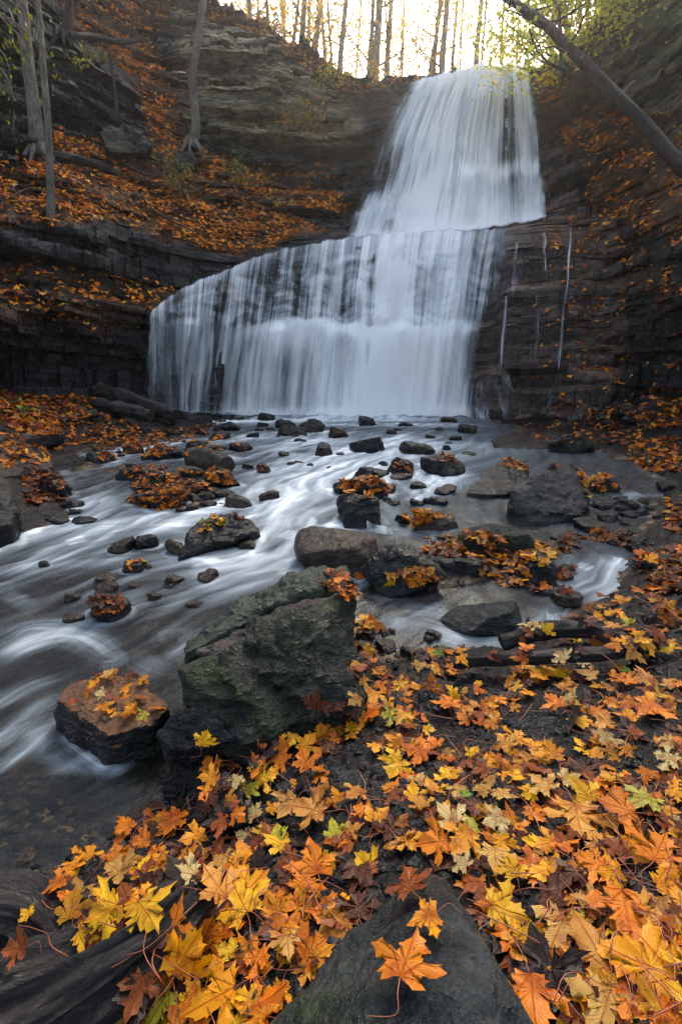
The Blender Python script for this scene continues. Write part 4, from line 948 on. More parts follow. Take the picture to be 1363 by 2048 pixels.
for poly, cnt_, txt, mt in _zones:
    for c in _inp(poly, cnt_):
        near = c[1] > 1500; sz_ = _zr.uniform(16, 44) * (1 if not near else 1.1) * (.7 + .5 * (c[1] > 950))
        big = 'wide' if sz_ > 38 else 'mid-sized' if sz_ > 25 else 'tiny'
        if txt == 'at the foot of the right wall': rock(c[0], c[1], sz_, sz_ * .5, f'{big} dark stone {txt}', mat=mt, sub=3, Y=11.2 - .004 * (c[1] - 780) * 10 - 2.0 * max(0, (c[0] - 1180) / 180), group='small stones ' + txt)
        else:
            lift_ = 0 if not near else .0
            x_, y_, z_ = on(c[0], c[1], 0.)
            if near:
                h_ = float(Hland(np.array([x_]), np.array([y_]))[0]); x_, y_, z_ = on(c[0], c[1], max(h_, -.06))
            Yv_ = y_; rock(c[0], c[1], sz_, sz_ * _zr.uniform(.22, .5), f'{big} wet stone {txt}', mat=mt, sub=3, Y=Yv_, depth=_zr.uniform(.6, 1), yaw=_zr.uniform(0, 3), group='small stones ' + txt)

# ================================================================== LOGS, DRIFTWOOD
def tube_uv(P, rad, seg, rough, seed, freq, squash=1., grooves=0.):
    V, F = tube_np(P, rad, seg, rough, seed, freq, cap=True, squash=squash)
    n = len(P); L = np.concatenate([[0], np.cumsum(np.linalg.norm(np.diff(np.asarray(P), axis=0), axis=1))])
    uv = np.zeros((len(V), 2)); uv[:n * seg, 0] = np.tile(np.abs(np.linspace(-1, 1, seg, endpoint=False)), n); uv[:n * seg, 1] = np.repeat(L * 4, seg)
    if grooves:
        th = np.tile(np.linspace(0, 2 * np.pi, seg, endpoint=False), n); l = np.repeat(L, seg)
        g = fbm(np.cos(th) * 5 + seed, np.sin(th) * 5, l * 1.5, 4); c = np.repeat(np.asarray(P), seg, 0)
        d = V[:n * seg] - c; V[:n * seg] += d * (grooves * g)[:, None]
    return V, F, uv
def log(pts, wpx, label, name='log', mat=None, seg=24, n=40, rough=.30, taper=.8, endmat=None, group=None, cat='log', seed=1, hplus=None, squash=1., ends=True):
    """pts (px,py,Y or None,h)"""
    W = [W3(*p[:3]) if len(p) > 2 and p[2] > .5 else O3(p[0], p[1], p[2] if len(p) > 2 else .05) for p in pts]
    c = curve_pts(W, n); rad = np.linspace(1, taper, n) * wpx / 2 * pxsize(np.mean([q[1] for q in W]))
    V, F, uv = tube_uv(c, rad, seg, rough, seed, 4., squash, grooves=.15)
    o0 = c[0].copy()
    if ends:
        root = empty(name, tuple(o0), label, cat, group)
        k = n * seg
        Fs = F[:(n - 1) * seg]; link('bark', npmesh('bark', V[:k] - o0, Fs, True, uv=uv[:k]), mat or M_LOG, root)
        for e in (0, 1):
            ring = V[:seg] if e == 0 else V[k - seg:k]; cc = c[0] if e == 0 else c[-1]
            P = np.concatenate([ring, (ring + cc) / 2 + .02 * rad.mean() * np.random.RandomState(seed).normal(size=ring.shape), cc[None]]) - o0
            i = np.arange(seg); j = np.roll(i, -1)
            Fc = np.concatenate([np.stack([i, j, j + seg], 1), np.stack([i, j + seg, i + seg], 1), np.stack([i + seg, j + seg, np.full(seg, 2 * seg)], 1)])
            link('cut_end', npmesh('cut_end', P, Fc, True), endmat or M_ENDGRAIN, root)
        ob = root
    else:
        ob = link(name, npmesh(name, V - o0, fixquads(F), True, uv=uv), mat or M_LOG, loc=tuple(o0), label=label, cat=cat, group=group)
    ROCKV.append(V); ROCKF.append(fixquads(F)); return ob
log([(142,806,10.2),(215,812,9.9),(302,832,9.6)], 30, 'long black log in front on the left bank, its sawn end towards the falls', seed=2)
log([(196,782,11.0),(250,795,10.8),(352,832,10.4)], 30, 'black log lying behind the front one, reaching to the falls', seed=3, taper=.9)
log([(112,852,8.6),(150,840,8.8),(192,826,9.2)], 22, 'short black log propped under the long ones on the left bank', seed=4)
log([(-10,800,8.5),(60,815,8.8),(125,834,9.2)], 20, 'half-buried dark log in orange leaves near the left edge', seed=5)
log([(40,888,6.6),(85,884,6.7),(122,872,6.9)], 36, 'short thick black log section on the left bank', seed=6)
log([(380,914,5.9),(420,920,5.75),(452,932,5.55)], 42, 'short thick brown log stub lying in the stream beside the leafy island', mat=M_BARKD, seed=7, taper=1.0)
log([(1002,1285,.10),(1090,1262,.15),(1180,1262,.18),(1240,1285,.2)], 38, 'black waterlogged log along the far edge of the leaf bank', seed=8, mat=M_WOOD, name='log')
log([(905,1325,.13),(1000,1318,.17),(1110,1312,.22),(1230,1306,.25),(1320,1280,.28)], 26, 'long black branch lying across the leaves below the waterlogged log', seed=9, mat=M_WOOD, name='branch', cat='branch', taper=1.2)
log([(1290,1240,.24),(1330,1215,.27),(1400,1180,.3)], 22, 'short black branch at the right edge above the leaf bank', seed=10, mat=M_WOOD, name='branch', cat='branch')
log([(1160,1380,.24),(1150,1420,.27),(1130,1470,.26)], 18, 'stubby dark branch standing in the leaves beside the grey slab', seed=12, mat=M_WOOD, name='branch', cat='branch')
log([(590,1470,.12),(560,1490,.14),(500,1540,.14)], 22, 'dark wet branch at the foot of the mossy boulder', seed=13, mat=M_WOOD, name='branch', cat='branch')
log([(1160,838,11.6),(1190,815,11.9),(1222,788,12.2)], 7, 'thin pale branch leaning on the right rock wall', seed=14, mat=M_BARKG, name='branch', cat='branch', rough=.05)
log([(140,70,13.6),(190,74,14.2),(240,84,14.6),(282,78,15.)], 9, 'crooked fallen branch lying across the leaves at the upper left', seed=15, mat=M_BARKD, name='branch', cat='branch')
log([(110,312,11.6),(170,322,11.8),(235,345,12.2)], 16, 'dark half-buried root behind the two left trees', seed=16, mat=M_BARKD, name='root', cat='root')
for pts_, w_, sd_, lb_ in [([(170,395,0),(215,425,0),(245,470,0)],4,31,'thin pale stick lying downhill in the lower left slope leaves'),([(300,420,0),(345,445,0),(400,470,0)],5,32,'dark stick lying across the leaves above the dark rock band'),([(420,360,0),(455,375,0),(520,372,0)],4,33,'stick lying level in the leaves below the green shrub'),([(20,400,0),(60,380,0),(100,390,0)],4,34,'short stick in the leaves left of the slender tree'),([(250,330,0),(290,352,0),(335,350,0)],6,35,'thick dark stick below the black boulder'),([(1190,330,0),(1240,350,0),(1290,340,0)],5,36,'dark stick lying on the right slope under the leaning trunk'),([(560,385,0),(600,400,0),(650,396,0)],4,37,'stick at the lower right corner of the leafy slope')]:
    q_ = [[float(v) for v in hit_cliff(a_, b_)] for a_, b_, _ in pts_]; q_ = [(x * (y - .12) / y, y - .12, CAMZ + (z - CAMZ) * (y - .12) / y + .03) for x, y, z in q_]
    c_ = curve_pts(q_, 14); v_, f_ = tube_np(c_, np.linspace(1, .4, 14) * w_ / 2 * pxsize(q_[0][1]), 7, .2, sd_, 3.)
    link('stick', npmesh('stick', v_ - c_[0], fixquads(f_), True), M_BARKD, loc=tuple(c_[0]), label=lb_, cat='stick', group='sticks lying on the slopes')
# wet stump root at the bottom left: two limbs of one piece
mbv, mbf, mbu, nn = [], [], [], 0
for pts, rr_, sd in [([(432,1768,.25),(372,1800,.29),(290,1870,.30),(180,1945,.29),(60,2010,.29),(-90,2090,.29)], [38,58,80,100,120,140], 1.), ([(-160,1850,.22),(-20,1830,.23),(60,1840,.22),(110,1880,.21),(120,1930,.23),(90,1980,.25)], [95,80,62,56,62,80], 5.)]:
    W = [O3(*p) for p in pts]; n = 90; c = curve_pts(W, n); rpx = np.interp(np.linspace(0, 1, n), np.linspace(0, 1, len(rr_)), rr_)
    rad = rpx * 1.0e-3 * .98 * .88
    rad[:6] *= np.linspace(.35, 1, 6) ** .5
    V, F, uv = tube_uv(c, rad, 90, .26, sd, 3.5, .72, grooves=.28)
    mbv.append(V); mbf.append(fixquads(F) + nn); mbu.append(uv); nn += len(V)
V = np.concatenate(mbv); F = np.concatenate(mbf); o0 = V.mean(0)
link('driftwood', npmesh('driftwood', V - o0, F, True, uv=np.concatenate(mbu)), M_WOOD, loc=tuple(o0), label='thick gnarled wet black driftwood root filling the bottom left corner', cat='driftwood')
ROCKV.append(V); ROCKF.append(F)

# ================================================================== TREES
def leaf_cloud(rng, centers, n, spread, size, cols, flat=.6):
    """many small folded leaves round the given centres -> V,F,C"""
    c = centers[rng.randint(0, len(centers), n)] + rng.normal(size=(n, 3)) * spread
    s_ = size * rng.uniform(.6, 1.3, n)
    a = rng.normal(size=(n, 3)); a[:, 2] *= flat; a /= np.linalg.norm(a, axis=1)[:, None]
    b = np.cross(a, rng.normal(size=(n, 3))); b /= np.linalg.norm(b, axis=1)[:, None]
    nn_ = np.cross(a, b)
    P = np.stack([c - a * s_[:, None] * .5, c + b * s_[:, None] * .32 + nn_ * s_[:, None] * .1, c + a * s_[:, None] * .5, c - b * s_[:, None] * .32 + nn_ * s_[:, None] * .1], 1)
    F = np.arange(n * 4).reshape(n, 4)
    cc = np.array(cols)[rng.randint(0, len(cols), n)] * rng.uniform(.7, 1.25, (n, 1))
    return P.reshape(-1, 3), F, np.repeat(cc, 4, 0)
YEL = [(.62,.38,.05),(.70,.46,.08),(.55,.30,.04),(.62,.48,.12),(.45,.40,.06)]
YGR = [(.30,.36,.04),(.42,.42,.05),(.50,.44,.06),(.22,.30,.03)]
ORG = [(.50,.20,.03),(.58,.30,.05),(.36,.13,.02)]
def tree(base, path, r0, r1, label, group=None, seed=0, bark=None, nbr=7, br0=.3, crown=260, cspread=.35, csize=.10, cols=YEL, name='tree', blen=1.6, roots=False, rough=.10, bup=.8, seg=12, subbr=True, cat='tree', bseg=6):
    rng = np.random.RandomState(seed + 101)
    base = np.array(base, float); root = empty(name, tuple(base), label, cat, group)
    n = 26; c = curve_pts(path, n); t = np.linspace(0, 1, n)
    L = np.linalg.norm(c[-1] - c[0])
    c = c + np.stack([.03 * r0 * 8 * pn(t * 6, seed, .5), .03 * r0 * 8 * pn(t * 6, seed, 9.5), 0 * t], 1)
    rad = r0 + (r1 - r0) * t ** .9
    rad = rad * (1 + (.2 if roots else .4) * np.exp(-t * L / (r0 * 3)))
    V, F = tube_np(c - base, rad, seg, rough, seed, 2.5)
    trunk = link('trunk', npmesh('trunk', V, fixquads(F), True), bark or M_BARKG, root)
    if roots:
        for k in range(5):
            an = math.radians(200 + k * 36 + rng.uniform(-12, 12)); d = np.array([math.cos(an), math.sin(an) * .7, 0])
            P = curve_pts([np.array([0, 0, r0 * 1.6]) + d * r0 * .4, d * r0 * 1.8 + [0, 0, r0 * .1], d * r0 * 3.4 + [0, 0, -r0 * 1.3 + .3 * d[1] * r0 * 3]], 10)
            v, f = tube_np(P, np.linspace(r0 * .55, r0 * .12, 10), 8, .15, k, 5.); link('root', npmesh('root', v, fixquads(f), True), bark or M_BARKG, root)
    tips = []
    for k in range(nbr):
        tt = br0 + (1 - br0) * (k + rng.uniform(.2, .8)) / max(nbr, 1); i = min(int(tt * (n - 1)), n - 2)
        p = c[i] - base; an = rng.uniform(0, 2 * np.pi); ln = blen * (1.15 - .6 * tt) * rng.uniform(.6, 1.2)
        d = np.array([math.cos(an), math.sin(an), bup * rng.uniform(.5, 1.2)]); d /= np.linalg.norm(d)
        pts = [p, p + d * ln * .4 + rng.normal(size=3) * ln * .06, p + d * ln * .75 + rng.normal(size=3) * ln * .1 + [0, 0, ln * .08], p + d * ln + rng.normal(size=3) * ln * .12 + [0, 0, ln * .15]]
        P = curve_pts(pts, 9); mb = MB()
        br = max(.008, rad[i] * .34); v, f = tube_np(P, np.linspace(br, .004, 9), bseg, .05, k, 4.); mb.add(v, f)
        for q in range(3 if subbr else 0):
            s0 = P[3 + q * 2]; dd = d + rng.normal(size=3) * .6; dd /= np.linalg.norm(dd)
            P2 = curve_pts([s0, s0 + dd * ln * .2, s0 + dd * ln * .42 + rng.normal(size=3) * ln * .05], 5)
            v, f = tube_np(P2, np.linspace(br * .45, .003, 5), 4, 0); mb.add(v, f); tips.append(P2[-1]); tips.append(P2[2])
        link('branch', mb.mesh('branch'), bark or M_BARKG, root); tips += [P[-1], P[-3], P[5]]
    if crown and tips:
        v, f, cc = leaf_cloud(rng, np.array(tips), crown, cspread, csize, cols)
        link('crown', npmesh('crown', v, f, False, cols=cc), M_CROWN, root)
    return root
def on_plateau(px, py, Y):
    dx, dy, dz = pdir(px, py); a = float(dx / dy); zt_ = float(ztop(a)); return a * Y, Y, zt_ - .25 + .031 * max(0, Y - 19.5)
# trees on the rim above the falls: (base px, top px at the picture's top edge, width px, Y, what sets it apart)
RIM = [(502,498,9,20.5,'slim tree at the left end of the rim, rising from the leafy brow'),(518,516,5,22,'very thin tree right of the slim one at the left end of the rim'),(541,533,8,21,'leaning tree third from the left on the rim'),
 (566,569,6,23,'thin straight tree fourth from the left on the rim'),(584,597,7,21.5,'tree tilting right above the end of the pale left cliff'),(604,609,12,21,'thicker left trunk of the close trio on the rim'),(615,618,7,23,'thin middle trunk of the close trio on the rim'),(626,638,11,21.5,'right trunk of the close trio on the rim'),
 (650,642,7,22,'thin tree between the close trio and the bright gap'),(669,655,5,21,'bent sapling on the rim left of the bright gap'),(676,692,10,20.8,'tree tilting right beside the bright gap in the rim'),(737,746,9,21.2,'left trunk of the dark pair on the rim'),
 (750,757,13,20.6,'thick right trunk of the dark pair on the rim'),(768,781,10,21.5,'tree just right of the dark pair on the rim'),(802,808,5,23,'thin tree midway between the dark pair and the falls lip'),(783,770,4,22,'hair-thin sapling right of the dark pair'),
 (846,884,6,21,'thin tree leaning strongly right near the falls lip'),(866,880,9,20.9,'left trunk of the pair behind the left end of the falls lip'),(879,893,12,20.5,'thick right trunk of the pair behind the left end of the falls lip'),
 (904,913,7,23,'pale tree behind the falls lip'),(924,926,4,24,'hair-thin sapling behind the falls lip'),(946,962,10,20.8,'forked tree directly above the falls lip'),(962,972,5,22,'thin companion of the forked tree above the falls lip'),(1000,1008,6,24,'distant thin tree above the right half of the falls'),(1030,1038,5,26,'very distant sapling above the right half of the falls')]
for k, (bx, tx, wp, Y, lab) in enumerate(RIM):
    b = np.array(on_plateau(bx, 150, Y)); tp = np.array(W3(tx, 0, Y)); d = tp - b; H = 9.5 + 2 * h1(k, 3); m = b + d * .5 + np.array([.12 * (h1(k, 5) - .5), 0, 0])
    path = [b, m, tp, b + d / d[2] * H * .75 + np.array([.3 * (h1(k, 7) - .5), 0, 0]), b + d / d[2] * H + np.array([.8 * (h1(k, 9) - .5), .3, 0])]
    r0 = wp * .5 * pxsize(Y) * 1.12
    tree(b, path, r0, r0 * .35, lab, 'trees standing on the rim above the falls', seed=k, nbr=9 if wp > 6 else 6, br0=.16, crown=1100 if wp > 6 else 700, cspread=.42, csize=.10, blen=1.7, cols=YEL, bark=M_RIM, subbr=True, seg=10)
# thin far trees behind them
fr_ = np.random.RandomState(5)
for k in range(13):
    Y = fr_.uniform(27, 40); px0 = 480 + 46 * k + fr_.uniform(-8, 8)
    b = np.array(on_plateau(px0, 150, Y)); b[2] += .2; H = fr_.uniform(9, 12); l_ = fr_.uniform(-.8, .8)
    lab = 'pale distant tree in the wood ' + ('above the left cliff' if px0 < 690 else 'behind the bright gap left of the falls' if px0 < 840 else 'behind the falls lip' if px0 < 1000 else 'behind the yellow-green tree')
    tree(b, [b, b + [l_ * .2, 0, H * .35], b + [l_ * .6, 0, H * .7], b + [l_, 0, H]], fr_.uniform(.07, .12), .03, lab, 'distant trees behind the rim', seed=200 + k, nbr=10, br0=.05, crown=1000, cspread=.6, csize=.13, blen=2., cols=YEL, bark=M_RIM, seg=8)
for k, (px0, Y, lab) in enumerate([(560,22,'yellow sapling on the brow left of the close trio'),(640,23,'golden sapling behind the close trio'),(706,22.5,'thin golden sapling in the bright gap on the rim'),(800,22,'sparse yellow sapling between the dark pair and the falls lip'),(835,21,'orange sapling at the left end of the falls lip'),(915,24,'pale yellow sapling behind the falls lip'),(985,23,'golden sapling right of the forked tree'),(1045,21,'yellow sapling behind the right end of the falls lip')]):
    b = np.array(on_plateau(px0, 150, Y))
    tree(b, [b, b + [.1, 0, 1.2], b + [-.1, 0, 2.4], b + [.1, 0, 3.6]], .025, .01, lab, 'saplings under the trees on the rim', seed=350 + k, nbr=14, br0=.08, crown=520, cspread=.22, csize=.09, blen=1.1, cols=YEL + ORG, bark=M_RIM, seg=6, bup=.5)
# left slope trees
def slope_pt(px, py, dy=0.): 
    x, y, z = [float(q) for q in hit_cliff(px, py)]; k = (y - dy) / y; return np.array([x * k, y - dy, CAMZ + (z - CAMZ) * k])
def slope_tree(pts, wp, label, seed, top_extra=3.5, Yoff=0., **kw):
    b = slope_pt(*pts[0]); Y = b[1]; P = [b] + [np.array(W3(px, py, Y + Yoff * (i + 1))) for i, (px, py) in enumerate(pts[1:])]
    d = P[-1] - P[-2]; d /= np.linalg.norm(d); P.append(P[-1] + d * top_extra)
    r0 = wp / 2 * pxsize(Y); return tree(b - np.array([0, 0, 0]), P, r0, r0 * .5, label, 'trees growing on the left slope', seed=seed, **kw)
slope_tree([(78,312),(62,180),(42,0)], 25, 'tall grey tree nearest the left edge, with spreading roots on the slope', 301, roots=True, nbr=3, br0=.75, crown=150, cols=YGR + YEL, seg=18, bark=M_BARKG)
slope_tree([(102,462),(98,300),(88,150),(75,0)], 14, 'slender tree standing lowest on the left slope, in front of the dark rock band', 302, nbr=3, br0=.75, crown=120, cols=YGR + YEL, seg=16, bark=M_BARKG)
slope_tree([(132,82),(136,40),(141,0)], 19, 'tree with bare roots at the top of the left slope', 303, roots=True, nbr=3, br0=.6, crown=100, seg=14, bark=M_BARKD)
slope_tree([(235,248),(230,180),(222,120),(212,72)], 6, 'thin dead sapling above the black boulder', 304, nbr=5, br0=.4, crown=0, top_extra=.2, blen=.9, bark=M_BARKD)
slope_tree([(384,296),(392,250),(386,190),(392,110),(406,0)], 18, 'curved grey tree in the middle of the slope before the pale cliff', 305, roots=True, nbr=3, br0=.8, crown=120, seg=18, bark=M_BARKG)
# leaning trunk from the right
P = [W3(1500,430,7.6), W3(1385,350,7.9), W3(1285,245,8.3), W3(1190,152,8.7), W3(1125,85,9.0), W3(1075,38,9.2), W3(1010,-5,9.5), W3(930,-60,9.8)]
tree(P[0], P, .105, .045, 'dark trunk leaning from the right edge across the top right corner', None, seed=401, nbr=9, br0=.45, crown=120, cspread=.12, csize=.10, cols=YGR, bark=M_BARKD, blen=1.1, seg=22, rough=.22, name='leaning_tree', bup=.2)
# yellow-green tree behind it on the right rim
b = np.array(W3(1120,150,15.2))
t_ = tree(b, [b, b + [-.1, 0, 1.0], b + [-.25, .2, 2.0], b + [-.1, .3, 3.2]], .07, .03, 'bushy yellow-green tree behind the leaning trunk at the top right', None, seed=402, nbr=40, br0=.06, crown=9000, cspread=.24, csize=.11, cols=[(.42,.46,.05),(.55,.50,.06),(.62,.50,.08),(.32,.38,.04)], blen=1.7, bark=M_BARKG, bup=.25)
for k, (bx, tx, wp, Y, lab) in enumerate([(1136,1122,15,17.5,'mossy tilted tree right of the yellow-green one'),(1161,1160,11,18,'straight tree second from the right at the top right'),(1176,1174,9,18.5,'straight tree farthest right beside the tall right cliff'),(1100,1108,8,19,'thin tree behind the yellow-green crown')]):
    b = np.array(on_plateau(bx, 110, Y)); b[2] += .2; tp = np.array(W3(tx, 0, Y)); d = tp - b
    tree(b, [b, b + d * .5, tp, b + d / max(d[2], .5) * 7], wp / 2 * pxsize(Y), .04, lab, 'trees standing beside the right cliff', seed=420 + k, nbr=8, br0=.2, crown=260, cols=YGR + YEL, bark=M_BARKG)
# bushes and saplings
def shrub(p, h, rad, n, cols, label, seed, size=.09, group=None, name='shrub', mat=None, cat='shrub', sp=.16):
    rng = np.random.RandomState(seed); p = np.array(p, float); root = empty(name, tuple(p), label, cat, group)
    mb = MB(); tips = []
    for k in range(9):
        an = rng.uniform(0, 6.28); d = np.array([math.cos(an) * rad, math.sin(an) * rad, h * rng.uniform(.6, 1.1)])
        P = curve_pts([np.zeros(3), d * .5 + rng.normal(size=3) * rad * .15, d + rng.normal(size=3) * rad * .2], 7)
        v, f = tube_np(P, np.linspace(.014, .004, 7), 5, 0); mb.add(v, f); tips += [P[-1], P[-2], P[-3], P[-4]]
    link('stem', mb.mesh('stem'), M_TWIG, root)
    v, f, cc = leaf_cloud(rng, np.array(tips), n, sp * max(h, rad), size, cols)
    link('foliage', npmesh('foliage', v, f, False, cols=cc), mat or M_SHRUB, root)
    return root
OLV = [(.16,.17,.04),(.10,.13,.03),(.22,.20,.05),(.30,.22,.05)]
for k, (px, py, h, rd, n, cl, lab) in enumerate([
  (490,385,.6,.6,420,OLV,'dark green shrub on the leafy slope left of the falls'),(372,398,.5,.5,260,OLV,'olive shrub in the middle of the leafy slope'),(335,345,.4,.4,160,OLV,'small green shrub beside the round grey boulder'),
  (585,275,.8,.45,260,OLV + ORG,'tall dry weeds on the ledge at the foot of the pale cliff'),(622,260,.8,.4,240,OLV + YEL[:2],'yellowish weeds right of the tall dry ones'),(545,290,.5,.4,160,OLV,'low weeds left of the tall dry ones'),
  (200,128,.4,.4,160,OLV,'green plant on the dark rocks at the upper left'),(158,142,.3,.25,60,YGR,'bright yellow-green sprig at the upper left'),(666,178,.35,.5,260,YGR,'yellow-green bush on the rim left of the falls'),
  (690,165,.4,.4,160,ORG + YEL,'orange bush on the rim beside the yellow-green one'),(556,80,.5,.5,200,OLV + ORG,'dry bush on the brow of the pale cliff'),(635,140,.5,.5,200,ORG + YEL,'golden bush on the rim under the thin trees'),
  (1090,125,.5,.6,300,YGR,'leafy bush right beside the falls lip'),(740,165,.3,.4,160,ORG + YEL,'low orange bush on the rim at the foot of the dark pair'),(560,420,.3,.5,200,OLV + YEL,'low plants at the lower edge of the leafy slope'),(20,842,.25,.35,120,[(.10,.2,.03),(.2,.3,.04)],'bright green tuft on the left bank'),
  (1330,290,.3,.4,120,OLV,'olive tuft on the right slope under the leaning trunk')]):
    shrub(slope_pt(px, py, .15) if py < 800 else W3(px, py, 8.2), h, rd, n, cl, lab, 500 + k)
# drooping willow-like sprays at the upper left edge
rng = np.random.RandomState(77); b = np.array(W3(-330, 60, 6.5)); root = empty('overhanging_branch', tuple(b), 'blurred yellow-green spray of leaves hanging in from the upper left edge', 'branch')
mb = MB(); tips = []
for k in range(9):
    q = np.array(W3(rng.uniform(-60, 95), rng.uniform(-20, 150), 6.5 + rng.uniform(-.6, .6))) - b; e = q + [rng.uniform(-.05, .1), 0, -rng.uniform(.4, .8)]
    P = curve_pts([[0, 0, 0], q * .5 + [0, 0, .5], q, e], 14); v, f = tube_np(P, np.linspace(.02, .003, 14), 5, 0); mb.add(v, f); tips += list(P[8:])
link('twig', mb.mesh('twig'), M_TWIG, root)
v, f, cc = leaf_cloud(rng, np.array(tips), 170, np.array([.09, .12, .12]), .05, [(.10,.11,.01),(.15,.14,.015),(.07,.09,.01)], flat=3.)
link('foliage', npmesh('foliage', v, f, False, cols=cc), M_CROWN, root)

# ================================================================== LEAVES
HALF = [(0,0),(.10,-.05),(.22,-.07),(.36,-.15),(.37,-.03),(.50,-.01),(.43,.09),(.36,.16),(.50,.19),(.62,.17),(.67,.27),(.84,.37),(.67,.42),(.64,.54),(.51,.48),(.38,.45),(.27,.43),(.30,.58),(.36,.68),(.24,.70),(.21,.83),(.10,.85),(0,1.08)]
HALFL = [(0,0),(.34,-.14),(.34,.12),(.62,.17),(.82,.38),(.5,.47),(.27,.43),(.34,.68),(.17,.82),(0,1.05)]
OVAL = [(0,0),(.10,.02),(.2,.10),(.27,.2),(.26,.22),(.34,.33),(.33,.36),(.38,.48),(.36,.5),(.37,.62),(.34,.64),(.32,.76),(.28,.78),(.22,.9),(.18,.93),(.10,1.05),(0,1.2)]
def leaf_shape(half, rings, seed, curl):
    r = np.random.RandomState(seed)
    h = np.array(half, float); o = np.concatenate([h, (h * [-1, 1])[-2:0:-1]])
    jit = r.normal(size=o.shape) * .034; jit[0] = 0; o = o + jit
    an_ = np.arctan2(o[:, 0], o[:, 1] - .28); o = np.array([0, .28]) + (o - [0, .28]) * (1 + .13 * np.sin(an_ * 1.5 + r.uniform(0, 6)) + .08 * np.sin(an_ * 3 + r.uniform(0, 6)))[:, None]
    o[:, 0] *= r.uniform(.88, 1.08); o *= 1.
    c = np.array([0, .28]); n = len(o); P = [c[None]]
    for q in range(1, rings + 1): P.append(c + (o - c) * (q / rings) ** .9)
    P = np.concatenate(P); F = []
    i = np.arange(n); j = np.roll(i, -1)
    F.append(np.stack([np.zeros(n, int), i + 1, j + 1], 1))
    for q in range(1, rings):
        a0, b0 = 1 + (q - 1) * n, 1 + q * n
        F.append(np.stack([a0 + i, b0 + i, b0 + j], 1)); F.append(np.stack([a0 + i, b0 + j, a0 + j], 1))
    F = np.concatenate(F); x, y = P[:, 0], P[:, 1] - .28; rr_ = np.hypot(x, y)
    ph = r.uniform(0, 6.28, 4); ang = np.arctan2(x, y)
    z = .52 * curl * (.55 * r.uniform(-.4, 1) * rr_ ** 2 + .30 * r.uniform(-1, 1) * x * np.abs(x) + .22 * np.abs(x) * r.uniform(-.6, 1) + .28 * rr_ ** 1.5 * np.sin(ang * 2 + ph[0]) * r.uniform(.2, 1) + .12 * rr_ * np.sin(ang * 5 + ph[1]) + .05 * np.sin(x * 9 + ph[2]) * np.sin(y * 8 + ph[3]))
    z += .022 * np.cos(ang / .35 * np.pi) * np.clip(rr_, 0, .6)
    return np.stack([P[:, 0], P[:, 1] - .0, z], 1), F, P.copy()
HI = [leaf_shape(HALF, 4, 20 + k, c) for k, c in enumerate([.35, .5, .7, .9, .6, 1.1, .45, .8, .3, 1.3, .55, .75])]
MID = [leaf_shape(HALF, 2, 60 + k, c) for k, c in enumerate([.5, .8, 1.1, .6, 1.4, .9])]
LOW = [leaf_shape(HALFL, 1, 90 + k, c) for k, c in enumerate([.8, 1.2, 1.5, 1.0])]
OV = [leaf_shape(OVAL, 3, 120 + k, .5) for k in range(2)]
PAL = dict(gold=(.72,.31,.005), yellow=(.75,.43,.008), orange=(.62,.19,.004), pale=(.52,.31,.07), peach=(.52,.24,.03), rust=(.24,.062,.009), red=(.36,.05,.01), brown=(.085,.026,.010), dark=(.020,.010,.008), lime=(.38,.38,.03), green=(.13,.24,.02), cream=(.52,.42,.17), wine=(.055,.018,.015))
def pal(rng, names, n):
    c = np.array([PAL[q] for q in names])[rng.randint(0, len(names), n)]
    return c * .82 * rng.uniform(.7, 1.2, (n, 1)) * (1 + rng.normal(size=(n, 3)) * .06)
def frames(rng, N, tilt):
    """random in-plane rotation, normals tilted"""
    n = len(N); N = N + rng.normal(size=(n, 3)) * tilt; N /= np.linalg.norm(N, axis=1)[:, None]
    a = rng.normal(size=(n, 3)); X_ = a - (a * N).sum(1)[:, None] * N; X_ /= np.linalg.norm(X_, axis=1)[:, None]
    return X_, np.cross(N, X_), N
def litter(shapes, rng, P, N, size, cols, tilt=.3):
    X_, Y_, N = frames(rng, N, tilt); which = rng.randint(0, len(shapes), len(P)); Vs, Fs, Us, Cs, n = [], [], [], [], 0
    for w_ in range(len(shapes)):
        m = which == w_
        if not m.any(): continue
        v, f, uv = shapes[w_]; k = m.sum(); vc = v - [0, .28, 0]; zs = rng.choice([-1, 1], k)[:, None, None] * rng.uniform(.5, 1.3, k)[:, None, None]
        W = P[m][:, None] + size[m][:, None, None] * (vc[None, :, 0:1] * X_[m][:, None] + vc[None, :, 1:2] * Y_[m][:, None] + vc[None, :, 2:3] * zs * N[m][:, None])
        Vs.append(W.reshape(-1, 3)); Fs.append((f[None] + (np.arange(k) * len(v))[:, None, None]).reshape(-1, 3) + n); n += k * len(v)
        Us.append(np.tile(uv, (k, 1))); Cs.append(np.repeat(cols[m], len(v), 0))
    return np.concatenate(Vs), np.concatenate(Fs), np.concatenate(Us), np.concatenate(Cs)
